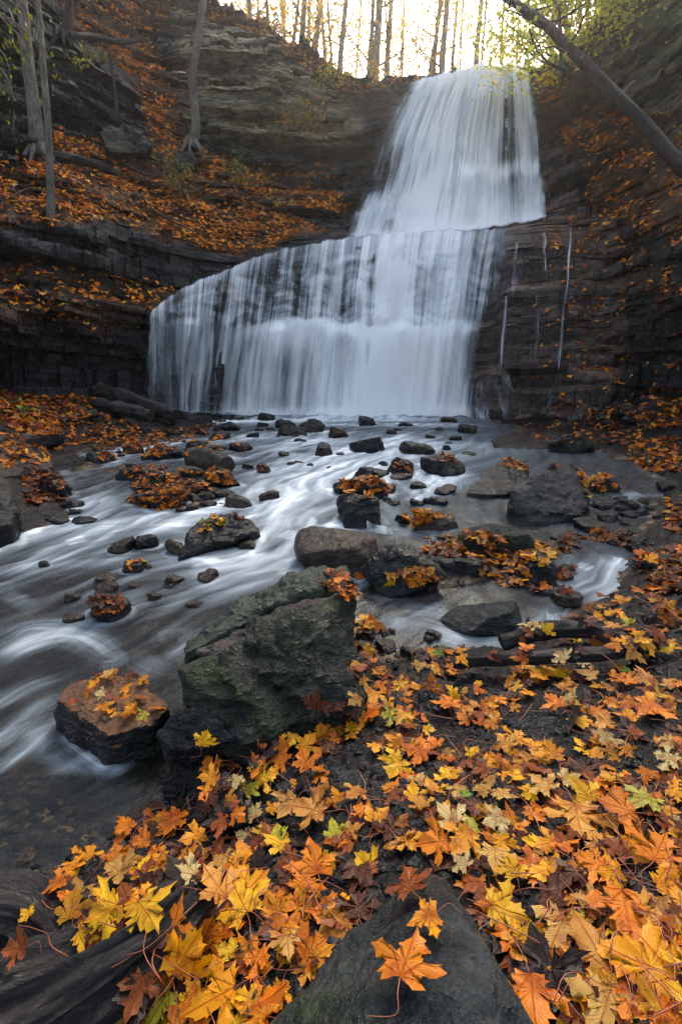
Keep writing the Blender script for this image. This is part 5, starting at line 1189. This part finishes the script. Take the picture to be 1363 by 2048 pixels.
# --- leaves lying on the cliff ledges and slopes
fv = CL_V[CL_F]; cen = fv.mean(1); nr = np.cross(fv[:, 1] - fv[:, 0], fv[:, 3] - fv[:, 0]); ar = np.linalg.norm(nr, axis=1); nr /= ar[:, None] + 1e-12
nr *= np.where(nr[:, 1] > 0, -1, 1)[:, None]
lf = CL_LF.ravel()[CL_F[:, 0]]; cpx, cpy = proj(cen[:, 0], cen[:, 1], cen[:, 2])
vis = (cpx > -200) & (cpx < 1560) & (cpy > -150) & (cpy < 880) & (cen[:, 1] < 27)
clump = .16 + 1.7 * np.clip(fbm(cen[:, 0] * 1.0, cen[:, 1] * 1.0, cen[:, 2] * 1.7, 4) + .22, 0, 1)
pr = ar * lf * vis * (sstep(.0, .5, nr[:, 2]) + .12) * clump
rng = np.random.RandomState(9)
idx = rng.choice(len(pr), 42000, p=pr / pr.sum())
Pc = cen[idx] + rng.normal(size=(len(idx), 3)) * [.05, .03, .02]; Nn = nr[idx] * .7 + np.array([0, -.2, .7])
Pc += Nn / np.linalg.norm(Nn, axis=1)[:, None] * rng.uniform(.01, .06, (len(idx), 1))
cols = pal(rng, ['orange', 'rust', 'peach', 'gold', 'rust', 'brown', 'peach', 'orange', 'pale'], len(idx)
) * 1.85
rim = cen[idx][:, 1] > 18.6; cols[rim] = 1.2 * pal(rng, ['gold', 'yellow', 'orange', 'rust'], rim.sum())
v, f, u_, cc = litter(LOW, rng, Pc, Nn, rng.uniform(.05, .10, len(idx)), cols, .35)
link('leaf_litter', npmesh('leaf_litter', v, f, False, uv=u_[:, :2], cols=cc), M_LITTER, label='orange and rust fallen leaves carpeting the slopes and ledges of the cliffs', cat='leaves', kind='stuff')

# --- leaves seen on ground and rocks: sample the banks through sight lines, then lay each leaf where it lands
rv, rf, n = [], [], 0
for a_, b_ in zip(ROCKV, ROCKF): rv.append(a_); rf.append(b_ + n); n += len(a_)
bvh = BVHTree.FromPolygons(np.concatenate(rv).tolist(), np.concatenate(rf).tolist())
def land(px, py):
    dx, dy, dz = pdir(px, py); a, s = dx / dy, dz / dy
    Y = np.full(len(px), .35); hit = np.zeros(len(px), bool); lo = Y.copy(); hi = Y.copy()
    for st in np.exp(np.linspace(math.log(.35), math.log(14), 170)):
        g = CAMZ + s * st - ground_z(a * st, np.full(len(px), st))[0]
        nw = ~hit & (g < 0); hi = np.where(nw, st, hi); lo = np.where(nw, st / 1.0226, lo); hit |= nw
    for _ in range(9):
        m = (lo + hi) / 2; g = CAMZ + s * m - ground_z(a * m, m)[0]; lo = np.where(g > 0, m, lo); hi = np.where(g > 0, hi, m)
    Yg_ = np.where(hit, hi, 99.); e = .02
    P = np.stack([a * Yg_, Yg_, CAMZ + s * Yg_], 1); z0 = ground_z(P[:, 0], P[:, 1])[0]
    gx = (ground_z(P[:, 0] + e, P[:, 1])[0] - z0) / e; gy = (ground_z(P[:, 0], P[:, 1] + e)[0] - z0) / e
    N = np.stack([-gx, -gy, np.ones(len(gx))], 1); N[:, :2] *= .6; N /= np.linalg.norm(N, axis=1)[:, None]
    onrock = np.zeros(len(px), bool); O = Vector((0, 0, CAMZ))
    for i in range(len(px)):
        d = Vector((a[i], 1, s[i])); L = d.length; h = bvh.ray_cast(O, d / L, 30)
        if h[0] is not None and h[0].y < Yg_[i]:
            P[i] = h[0][:]; nn_ = np.array(h[1][:]); nn_ = nn_ if nn_ @ np.array([a[i], 1, s[i]]) < 0 else -nn_; N[i] = nn_; onrock[i] = True
    return P, N, hit | onrock, onrock
def in_poly_samples(rng, poly, n):
    q = np.array(poly); lo, hi = q.min(0), q.max(0); out = np.zeros((0, 2))
    while len(out) < n:
        c = rng.uniform(lo, hi, (n * 2, 2)); out = np.concatenate([out, c[inpoly(c[:, 0], c[:, 1], poly)]])
    return out[:n]
ORR = ['orange', 'rust', 'gold', 'orange', 'rust', 'brown']; BRI = ['gold', 'orange', 'yellow', 'peach', 'orange', 'rust', 'pale']; DRK = ['brown', 'rust', 'dark', 'brown', 'wine', 'rust', 'orange']
PATCH = [ # polygon, count, palette, size range, max slope ok
 ([(0,770),(120,775),(200,800),(140,850),(100,880),(0,850)], 900, ORR, (.06,.09)), ([(180,820),(300,860),(420,850),(410,880),(300,900),(180,885),(110,900),(130,860)], 420, ORR, (.05,.08)),
 ([(0,855),(90,890),(110,930),(0,935)], 90, ORR, (.05,.08)), ([(40,930),(120,950),(130,1000),(60,1015)], 170, DRK, (.045,.07)),
 ([(250,930),(380,925),(460,945),(465,975),(380,985),(350,1020),(260,1020),(255,980)], 620, ORR + ['dark'], (.035,.055)),
 ([(180,880),(380,890),(380,915),(200,920)], 160, ORR, (.04,.06)), ([(480,930),(545,930),(545,950),(480,950)], 14, ORR, (.04,.05)), ([(400,865),(500,880),(500,900),(400,900)], 60, ORR, (.045,.06)),
 ([(980,845),(1140,840),(1285,860),(1280,880),(1180,895),(1090,880),(990,865)], 120, ORR, (.06,.08)), ([(1150,800),(1363,790),(1363,860),(1290,860),(1160,850)], 300, ORR + ['gold'], (.06,.09)), ([(1240,880),(1363,875),(1363,945),(1270,945)], 210, ['orange','gold','rust'], (.05,.07)),
 ([(1150,935),(1210,930),(1235,985),(1175,995)], 130, BRI, (.04,.06)), ([(1010,918),(1060,925),(1120,930),(1060,945),(1000,935)], 80, ORR, (.04,.055)),
 ([(655,965),(760,950),(790,990),(770,1000),(700,985),(660,990)], 160, ORR, (.04,.055)), ([(780,925),(815,925),(820,945),(785,940)], 18, ORR, (.04,.055)), ([(880,905),(910,905),(912,925),(885,925)], 24, ORR, (.04,.055)), ([(660,870),(690,865),(690,880),(660,882)], 10, ORR, (.05,.06)),
 ([(800,1040),(850,1012),(915,1010),(920,1030),(850,1045),(810,1062)], 130, ORR + ['gold'], (.04,.06)), ([(385,1045),(440,1030),(450,1050),(400,1068)], 16, ['yellow','lime','gold'], (.035,.045)), ([(465,1020),(510,1025),(505,1040),(470,1040)], 34, DRK, (.03,.045)),
 ([(840,1080),(960,1065),(1010,1080),(960,1120),(900,1115),(850,1110)], 170, BRI + DRK, (.035,.06)), ([(960,1085),(1060,1100),(1050,1175),(960,1150)], 90, BRI + DRK, (.035,.06)), ([(1050,1090),(1110,1085),(1115,1130),(1060,1130)], 22, ['yellow','gold','pale'], (.05,.07)),
 ([(1120,1060),(1260,1060),(1250,1110),(1180,1130),(1110,1100)], 190, DRK, (.035,.055)), ([(1270,1110),(1400,1080),(1400,1190),(1300,1180)], 170, DRK + ['orange','gold'], (.045,.07)), ([(1320,1000),(1400,980),(1400,1080),(1330,1060)], 70, ORR, (.045,.06)),
 ([(770,1150),(860,1140),(880,1165),(780,1170)], 50, BRI, (.035,.055)), ([(980,1165),(1100,1170),(1090,1205),(1000,1200)], 90, BRI + DRK, (.04,.06)), ([(1110,1140),(1180,1130),(1180,1180),(1110,1190)], 60, DRK, (.04,.055)),
 ([(650,1150),(720,1150),(745,1200),(700,1200),(650,1180)], 70, DRK + ['orange'], (.035,.055)), ([(708,1195),(780,1195),(790,1245),(712,1270)], 80, BRI, (.035,.055)),
 ([(150,1350),(320,1350),(320,1440),(200,1430)], 20, ['orange','rust','gold'], (.03,.045)), ([(180,1200),(250,1190),(250,1230),(180,1235)], 40, DRK, (.03,.045)), ([(250,1125),(290,1120),(290,1132),(250,1135)], 6, ['orange','gold'], (.03,.04))]
rng = np.random.RandomState(21); acc = []
for poly, cnt, names, (s0, s1) in PATCH:
    q = in_poly_samples(rng, poly, cnt); P, N, ok, onr = land(q[:, 0], q[:, 1])
    wet = (P[:, 2] > Wlev(P[:, 1]) - .012)
    ok &= (N[:, 2] > .25) & wet
    P, N = P[ok], N[ok]; N = N * .6 + [0, 0, .6]; N /= np.linalg.norm(N, axis=1)[:, None]; P = P + N * rng.uniform(.004, .022, (len(P), 1))
    acc.append((P, N, rng.uniform(s0, s1, len(P)), pal(rng, names, len(P))))
P, N, sz, cols = [np.concatenate([a_[k] for a_ in acc]) for k in range(4)]
v, f, u_, cc = litter(LOW + MID[:2], rng, P, N, sz, cols, .35)
link('fallen_leaves', npmesh('fallen_leaves', v, f, True, uv=u_[:, :2], cols=cc), M_LITTER, label='small fallen leaves on the shores, stones and islands of the stream', cat='leaves', kind='stuff')

# --- the leaf bank in front
BANK = [(712,1290),(780,1300),(900,1300),(960,1300),(1050,1250),(1150,1240),(1200,1190),(1300,1175),(1420,1170),(1500,1500),(1500,2150),(200,2150),(250,2010),(120,1960),(60,1860),(110,1760),(200,1700),(330,1600),(360,1520),(420,1500),(520,1480),(620,1440),(700,1400)]
def bankmask(px, py):
    n_ = pn(px * .012, py * .016, 3.) + .5 * pn(px * .03, py * .04, 6.)
    m = np.ones(len(px))
    m *= np.where(inpoly(px, py, [(560,1530),(760,1530),(760,1620),(620,1660),(560,1600)]), .22, 1)
    m *= np.where(inpoly(px, py, [(360,1500),(470,1500),(480,1700),(380,1640)]), .35, 1)
    m *= np.where(inpoly(px, py, [(600,1660),(760,1660),(820,1760),(700,1830),(620,1760)]), .4, 1)
    m *= np.where(inpoly(px, py, [(-60,1750),(130,1780),(160,1890),(250,1870),(330,1800),(430,1740),(450,1800),(340,1920),(250,2000),(200,2160),(-60,2160)]), .02, 1)
    m *= np.where(inpoly(px, py, [(430,2150),(730,1830),(800,1725),(900,1725),(1000,1880),(1160,2150)]), .0, 1)
    m *= np.where(inpoly(px, py, [(990,1425),(1140,1425),(1140,1480),(990,1480)]), .05, 1)
    m *= np.where(inpoly(px, py, [(940,1285),(1240,1240),(1240,1330),(940,1340)]), .3, 1)
    return m * np.clip(.46 + 2.1 * n_, .04, 1)
rng = np.random.RandomState(33)
def bank_leaves(n, names, s0, s1, tilt, lift, shapes, rowdens=True):
    q = in_poly_samples(rng, BANK, int(n * 2.2))
    dens = np.clip((1750 / np.clip(q[:, 1], 1150, 2100)) ** 2.2, .5, 2.6) / 2.6
    q = q[rng.uniform(size=len(q)) < bankmask(q[:, 0], q[:, 1]) * dens][:n]
    P, N, ok, onr = land(q[:, 0], q[:, 1]); ok &= (N[:, 2] > .2) & (P[:, 2] > Wlev(P[:, 1]) - .01)
    P, N = P[ok], N[ok]; N = N * .6 + [0, -.12, .5]; N /= np.linalg.norm(N, axis=1)[:, None]; P = P + N * rng.uniform(*lift, (len(P), 1))
    return P, N, rng.uniform(s0, s1, len(P)), pal(rng, names, len(P))
acc = [bank_leaves(2600, ['brown','dark','wine','rust','dark','brown','dark','dark'], .03, .062, .22, (.0, .010), MID), bank_leaves(1650, ['rust','orange','gold','orange','peach','gold','rust','yellow','brown'], .030, .062, .28, (.006, .020), MID)]
P, N, sz, cols = [np.concatenate([a_[k] for a_ in acc]) for k in range(4)]
v, f, u_, cc = litter(MID + OV, rng, P, N, sz, cols, .18)
link('fallen_leaves', npmesh('fallen_leaves', v, f, True, uv=u_[:, :2], cols=cc), M_LITTER, label='deep wet layer of brown, rust and orange maple leaves under the bright ones on the near bank', cat='leaves', kind='stuff')

# --- single leaves
hi_me = [npmesh('maple_leaf', v, f, True, uv=u_[:, :2]) for v, f, u_ in HI]; ov_me = [npmesh('oval_leaf', v, f, True, uv=u_[:, :2]) for v, f, u_ in OV]
for m_ in hi_me + ov_me: m_.materials.append(M_LEAF)
stem_me = []
for k in range(6):
    r = np.random.RandomState(k + 3); pts = [[0, .02, .004], [r.uniform(-.1, .1), -.3, r.uniform(.02, .12)], [r.uniform(-.25, .25), -.6, r.uniform(.0, .12)], [r.uniform(-.45, .45), -.85, r.uniform(-.05, .06)]]
    v, f = tube_np(curve_pts(pts, 14), np.linspace(.011, .007, 14), 5, 0); m_ = npmesh('stem', v, fixquads(f), True); m_.materials.append(M_STEM); stem_me.append(m_)
CN = dict(gold='golden', yellow='bright yellow', orange='orange', pale='pale yellow', peach='peach', rust='rust-brown', red='red', brown='brown', dark='blackened', lime='lime', green='green', cream='cream', wine='wine-dark')
def where(px, py):
    for poly, txt in [([(480,2150),(740,1830),(850,1740),(930,1800),(1120,2150)], 'on the pointed slab'), ([(100,1330),(345,1330),(345,1550),(100,1550)], 'on the flat block in the stream'), ([(0,1740),(240,1700),(240,2150),(0,2150)], 'on the driftwood root at the bottom left')]:
        if inpoly(np.array([px]), np.array([py]), poly)[0]: return txt
    if py < 1340: return 'beside the side channel' if px < 1000 else 'around the black logs'
    if py < 1500: return 'right of the mossy boulder' if px < 900 else 'behind the small grey slab' if px < 1150 else 'near the right edge behind the grey slab'
    if py < 1700: return 'on the drift below the mossy boulder' if px < 700 else 'in the middle of the near bank' if px < 1050 else 'near the right edge of the near bank'
    if py < 1860: return 'between the driftwood and the pointed slab' if px < 740 else 'just behind the pointed slab' if px < 1050 else 'right of the tip of the pointed slab'
    return 'left of the pointed slab at the bottom edge' if px < 760 else 'right of the pointed slab at the bottom edge'
cnt = {}
def single(px, py, colname, s, rot=None, tilt=(0, 0), P=None, N=None, shape=None, lift=.02, lab=None, kind='maple', flip=1, exact=False):
    if P is None:
        P_, N_, ok, onr = land(np.array([px], float), np.array([py], float)); P, N = P_[0], N_[0]
        N = N * .75 + np.array([tilt[0], tilt[1] - .08, .35]); N = N / np.linalg.norm(N)
    P = P + N * lift; s = s * .86
    rot = R.uniform(0, 6.28) if rot is None else rot
    up = np.array([0, 1., 0]); Yv = up - (up @ N) * N; Yv /= np.linalg.norm(Yv); Xv = np.cross(Yv, N)
    yv = Yv * math.cos(rot) - Xv * math.sin(rot); xv = np.cross(yv, N)
    k = R.randrange(len(hi_me)) if shape is None else shape
    me = hi_me[k] if kind == 'maple' else ov_me[R.randrange(2)]
    o = bpy.data.objects.new('maple_leaf' if kind == 'maple' else 'oval_leaf', me); C.objects.link(o)
    o.matrix_world = Matrix(((xv[0], yv[0], N[0], P[0]), (xv[1], yv[1], N[1], P[1]), (xv[2], yv[2], N[2], P[2]), (0, 0, 0, 1))) @ Matrix.Translation((-0., -.28 * s, 0)) @ Matrix.Diagonal((s, s, s * flip, 1))
    c = np.array(PAL[colname]) * R.uniform(.7, .98); o.color = (*c, 1)
    st = bpy.data.objects.new('stem', stem_me[R.randrange(6)]); C.objects.link(st); st.parent = o
    big = 'large' if s > .082 else 'small' if s < .06 else 'medium'
    lab = lab or f'{big} {CN[colname]} {"maple" if kind == "maple" else "oval"} leaf lying {where(px, py)}'
    o['label'] = lab; o['category'] = 'leaf'; o['group'] = 'single fallen leaves on the near bank'
    return o
HERO = [ # px,py,colour,size,rot,tilt,label
 (405,1478,'yellow',.058,.2,(0,-.5),'upright bright yellow leaf against the dark foot of the mossy boulder'),(560,1490,'orange',.05,.9,(0,-.5),'small orange leaf at the top of the bright drift below the mossy boulder'),
 (610,1500,'gold',.078,-.5,(.2,-.5),'peach and gold leaf standing at the top of the bright drift'),(560,1530,'orange',.085,1.2,(0,-.3),None),(530,1565,'yellow',.088,-1.4,(0,-.2),'broad bright yellow leaf in the middle of the bright drift'),(610,1535,'orange',.08,.4,(.1,-.4),None),
 (640,1470,'gold',.07,.1,(0,-.6),None),(500,1590,'lime',.06,-.7,(0,-.1),'pale lime leaf left of the bright drift'),(585,1625,'pale',.085,2.4,(0,-.1),None),(625,1640,'peach',.10,1.3,(0,-.1),'big wet peach-coloured leaf in the bright drift'),(510,1640,'cream',.06,.8,(0,-.1),None),
 (420,1540,'orange',.062,.6,(-.1,-.4),None),(425,1565,'gold',.068,1.5,(-.1,-.3),'golden leaf on the edge between shallows and near bank'),(360,1650,'orange',.085,2.6,(0,-.2),'big orange leaf hanging over the edge of the shallows'),(395,1690,'gold',.075,2.,(0,-.2),None),
 (240,1760,'pale',.075,1.1,(0,-.2),'large pale tan leaf between the shallows and the driftwood'),(165,1800,'pale',.066,.5,(0,-.3),'pale yellow leaf standing left of the driftwood crook'),(222,1825,'yellow',.07,2.1,(0,-.2),'yellow leaf with brown blotches resting on the driftwood crook'),(235,1720,'orange',.06,.3,(0,-.3),None),
 (60,1838,'yellow',.026,1.2,(0,-.2),'tiny yellow leaf on the dark driftwood at the left'),(45,1905,'rust',.04,1.8,(0,-.2),'small curled rust leaf on the driftwood at the far left'),(355,1900,'gold',.088,.1,(0,-.2),'golden leaf with dark spots at the lower end of the driftwood'),(415,1895,'orange',.062,-.3,(0,-.2),'small vivid orange leaf right of the spotted golden one'),
 (455,2005,'gold',.095,1.9,(0,-.2),'large golden leaf at the bottom edge left of the pointed slab'),(260,2035,'pale',.085,.7,(0,-.1),None),(335,2020,'lime',.06,2.7,(0,-.1),None),(490,1830,'yellow',.10,.6,(0,-.1),None),(505,1790,'gold',.09,-.8,(0,-.1),None),(610,1790,'orange',.06,2.9,(0,-.1),None),(430,1800,'peach',.085,.9,(0,-.1),None),
 (630,1740,'orange',.08,.3,(.1,-.2),None),(675,1680,'lime',.05,.2,(0,-.1),None),
 (828,1795,'rust',.068,.2,(0,-.2),'dark rust leaf pressed on the tip of the pointed slab'),(862,1865,'gold',.052,1.8,(0,-.2),'small golden leaf in the middle of the pointed slab'),(815,1955,'orange',.080,-.5,(0,-.2),'three-pointed orange and yellow leaf low on the pointed slab'),
 (1000,1835,'yellow',.088,-1.9,(0,-.2),'bright yellow sharp-lobed leaf at the right edge of the pointed slab'),(1025,1755,'yellow',.05,.1,(0,-.2),'small upright bright yellow leaf behind the pointed slab'),(1245,1830,'orange',.10,2.8,(0,-.1),'big flat orange leaf with fine veins near the right edge'),
 (1150,1650,'peach',.105,2.9,(0,-.1),'very large peach leaf with brown veins in the right part of the bank'),(1240,1640,'orange',.085,1.2,(0,-.1),None),(1290,1620,'lime',.075,1.9,(0,-.1),None),(1310,1720,'orange',.09,-.8,(0,-.1),None),(990,1655,'cream',.062,1.9,(0,-.1),None),(1085,1590,'pale',.08,.6,(0,-.1),None),
 (930,1690,'gold',.08,2.3,(0,-.1),None),(880,1700,'orange',.08,1.5,(0,-.1),None),(985,1730,'pale',.06,2.9,(0,-.1),None),(1100,1520,'gold',.068,.1,(0,-.2),'golden fan-shaped leaf below the small grey slab'),(1330,1535,'cream',.065,.9,(0,-.2),'cream-coloured leaf at the right edge below the grey slab'),(795,1545,'yellow',.078,2.5,(0,-.3),'brilliant yellow-orange leaf in the middle of the near bank'),(840,1515,'orange',.085,1.2,(0,-.2),None),
 (1010,1500,'peach',.072,.5,(0,-.1),None),(895,1420,'orange',.08,.2,(0,-.1),None),(745,1400,'gold',.085,2.9,(0,-.3),None),(800,1380,'yellow',.07,1.2,(0,-.2),None),(780,1440,'lime',.065,1.6,(0,-.1),None),(1240,1205,'gold',.082,.1,(0,-.5),'large golden leaf standing on the pile at the right above the black logs'),(1255,1250,'lime',.06,.5,(0,-.3),None),
 (1190,1280,'peach',.078,2.7,(0,-.4),'faded peach leaf draped over the black log'),(1330,1310,'yellow',.06,.3,(0,-.3),None),(1180,1360,'pale',.075,1.,(0,-.1),None),(1075,1365,'gold',.07,1.9,(0,-.1),None),(1110,1420,'orange',.075,.4,(0,-.1),None),(1290,1370,'peach',.085,1.4,(0,-.1),None),(1300,1430,'orange',.09,2.,(0,-.1),None),
 (1300,1960,'gold',.12,1.,(0,-.1),'very large golden leaf in the bottom right corner'),(1190,1930,'peach',.09,.2,(0,-.1),None),(1100,1960,'dark',.10,.1,(0,-.2),'folded blackened leaf right of the pointed slab'),(1065,2010,'orange',.085,2.9,(0,-.1),None),(1210,2030,'pale',.085,2.4,(0,-.1),None),(1120,1870,'pale',.075,2.4,(0,-.1),None),(1190,1750,'orange',.06,1.,(0,-.1),None),
 (195,1375,'gold',.040,1.2,(0,-.1),'orange leaf at the back of the flat block'),(218,1358,'pale',.046,.9,(0,-.1),'pale leaf at the back edge of the flat block'),(205,1398,'cream',.042,1.7,(0,-.1),'cream leaf in the middle of the flat block'),(262,1428,'gold',.038,1.,(0,-.1),'golden leaf by the right edge of the flat block'),(290,1440,'lime',.045,2.4,(0,-.1),'yellow-green leaf hanging over the right edge of the flat block'),(237,1442,'yellow',.028,.4,(0,-.1),'tiny yellow leaf at the front corner of the flat block'),(255,1405,'orange',.032,.4,(0,-.1),None),(152,1415,'red',.035,.4,(0,-.1),None),
 (660,1145,'orange',.042,.3,(0,-.1),'orange leaf on the peak of the mossy boulder slab'),(665,1175,'orange',.045,1.3,(0,-.1),None),(630,1400,'brown',.07,.2,(0,-.4),'dark brown curled leaf against the right foot of the mossy boulder'),(880,1315,'green',.055,1.3,(0,-.1),None),(765,1230,'gold',.05,.2,(0,-.2),None)]
for px, py, cn_, s_, ro, ti, lab in HERO: single(px, py, cn_, s_, ro, ti, lab=lab, lift=.03 if py > 1290 and lab != 'x' else .012)
for px, py, cn_, s_, ro, lab in [(560,1690,'lime',.070,.15,'veined lime-green oval leaf with toothed edge on the bright drift'),(925,1605,'green',.045,-.6,'small green toothed leaf in the middle of the near bank'),(945,1668,'lime',.07,1.2,'broad lime oval leaf partly under a cream leaf'),(1140,1117,'green',.06,1.7,'single green leaf on the leaves beyond the side channel'),(805,1450,'green',.045,1.2,'green leaf fragment right of the mossy boulder'),(1245,1497,'cream',.035,1.5,'tiny pale green oval leaf right of the grey slab'),(1255,1350,'green',.05,1.,'dull green oval leaf near the right edge')]:
    single(px, py, cn_, s_, ro, kind='oval', lab=lab)
left_n = 300 - len(HERO) - 7
P, N, sz, cols = bank_leaves(3000, ['gold'], .042, .074, .2, (.010, .028), MID)
pp = proj(P[:, 0], P[:, 1], P[:, 2]); taken = [(h[0], h[1]) for h in HERO]; k = 0; names = ['orange','gold','gold','peach','yellow','rust','pale','gold','rust','orange','cream','brown','orange','yellow','gold']
order = np.argsort(-(pp[1] + rng.uniform(-500, 250, len(P))))
for i in order:
    if k >= left_n: break
    x_, y_ = pp[0][i], pp[1][i]
    dmin = 26 if y_ < 1500 else 34 if y_ < 1750 else 48
    if x_ < -30 or x_ > 1395 or y_ > 2090 or any((x_ - a_) ** 2 + (y_ - b_) ** 2 < dmin ** 2 for a_, b_ in taken): continue
    taken.append((x_, y_)); cn_ = R.choice(names); Ni = N[i] + rng.normal(size=3) * .15; Ni /= np.linalg.norm(Ni)
    single(x_, y_, cn_, float(sz[i]), P=P[i], N=Ni, lift=0, flip=R.choice([-1, 1])); k += 1

# --- twigs, leaf stalks and gravel on the bank
q = in_poly_samples(rng, BANK, 520); P, N, ok, onr = land(q[:, 0], q[:, 1]); P = P[ok]; mb = MB()
P = P[~inpoly(*proj(P[:, 0], P[:, 1], P[:, 2])[:2], [(430,2150),(730,1830),(800,1725),(900,1725),(1000,1880),(1160,2150)])]
for p in P[:230]:
    a_ = rng.uniform(0, 6.28); L = rng.uniform(.04, .13); d = np.array([math.cos(a_), math.sin(a_), rng.uniform(-.1, .35)]) * L; s_ = rng.normal(size=3) * L * .12
    v, f = tube_np(curve_pts([p + [0, 0, .02], p + d * .5 + s_ + [0, 0, .03], p + d + [0, 0, .02]], 7), np.full(7, rng.uniform(.0006, .0014)), 4, 0); mb.add(v, f, (0, 0, 0))
link('leaf_stalks', mb.mesh('leaf_stalks'), M_STEM, label='loose red-brown stalks and thin twigs scattered among the near leaves', cat='twigs', kind='stuff')
vi, fi = ico(1); acc, nf = MB(), 0
q = np.concatenate([in_poly_samples(rng, BANK, 2600), in_poly_samples(rng, [(0,1560),(330,1530),(380,1600),(200,1740),(0,1760)], 900), in_poly_samples(rng, [(560,1530),(760,1530),(760,1620),(560,1620)], 300), in_poly_samples(rng, [(240,920),(460,930),(460,1020),(240,1030)], 200), in_poly_samples(rng, [(700,1270),(900,1280),(900,1330),(700,1300)], 200)])
P, N, ok, onr = land(q[:, 0], q[:, 1]); P = P[ok & ~onr]
for p in P:
    s_ = rng.uniform(.004, .014) * (1 + .35 * p[1]) * np.array([1, rng.uniform(.5, 1), rng.uniform(.25, .5)]); a_ = rng.uniform(0, 3.14)
    v = vi * s_ * (1 + .5 * rng.uniform(-.5, .5, (len(vi), 1))); c_, n_ = math.cos(a_), math.sin(a_)
    v = np.stack([v[:, 0] * c_ - v[:, 1] * n_, v[:, 0] * n_ + v[:, 1] * c_, v[:, 2]], 1) + p; acc.add(v, fi)
link('gravel', acc.mesh('gravel', False), M_BLACK, label='wet shale gravel on the near bank and under the shallow water', cat='gravel', kind='stuff')

# ================================================================== mist and haze in the gorge
_x0, _x1, _y0, _y1, _z0, _z1 = -70, 70, -40, 95, -2.4, 32
_v = np.array([(x, y, z) for x in (_x0, _x1) for y in (_y0, _y1) for z in (_z0, _z1)], float)
_f = np.array([[0,1,3,2],[4,6,7,5],[0,4,5,1],[2,3,7,6],[0,2,6,4],[1,5,7,3]])
_b = NB('haze'); _pv = _b.n('VolumePrincipled'); _pv.inputs['Color'].default_value = (.98, .97, .96, 1); _pv.inputs['Density'].default_value = HAZE; _pv.inputs['Anisotropy'].default_value = .8
_b.t.links.new(_pv.outputs[0], _b.out.inputs[1])
link('haze', npmesh('haze', _v, _f, False), _b.m, label='thin bright mist filling the gorge', cat='haze', kind='stuff')
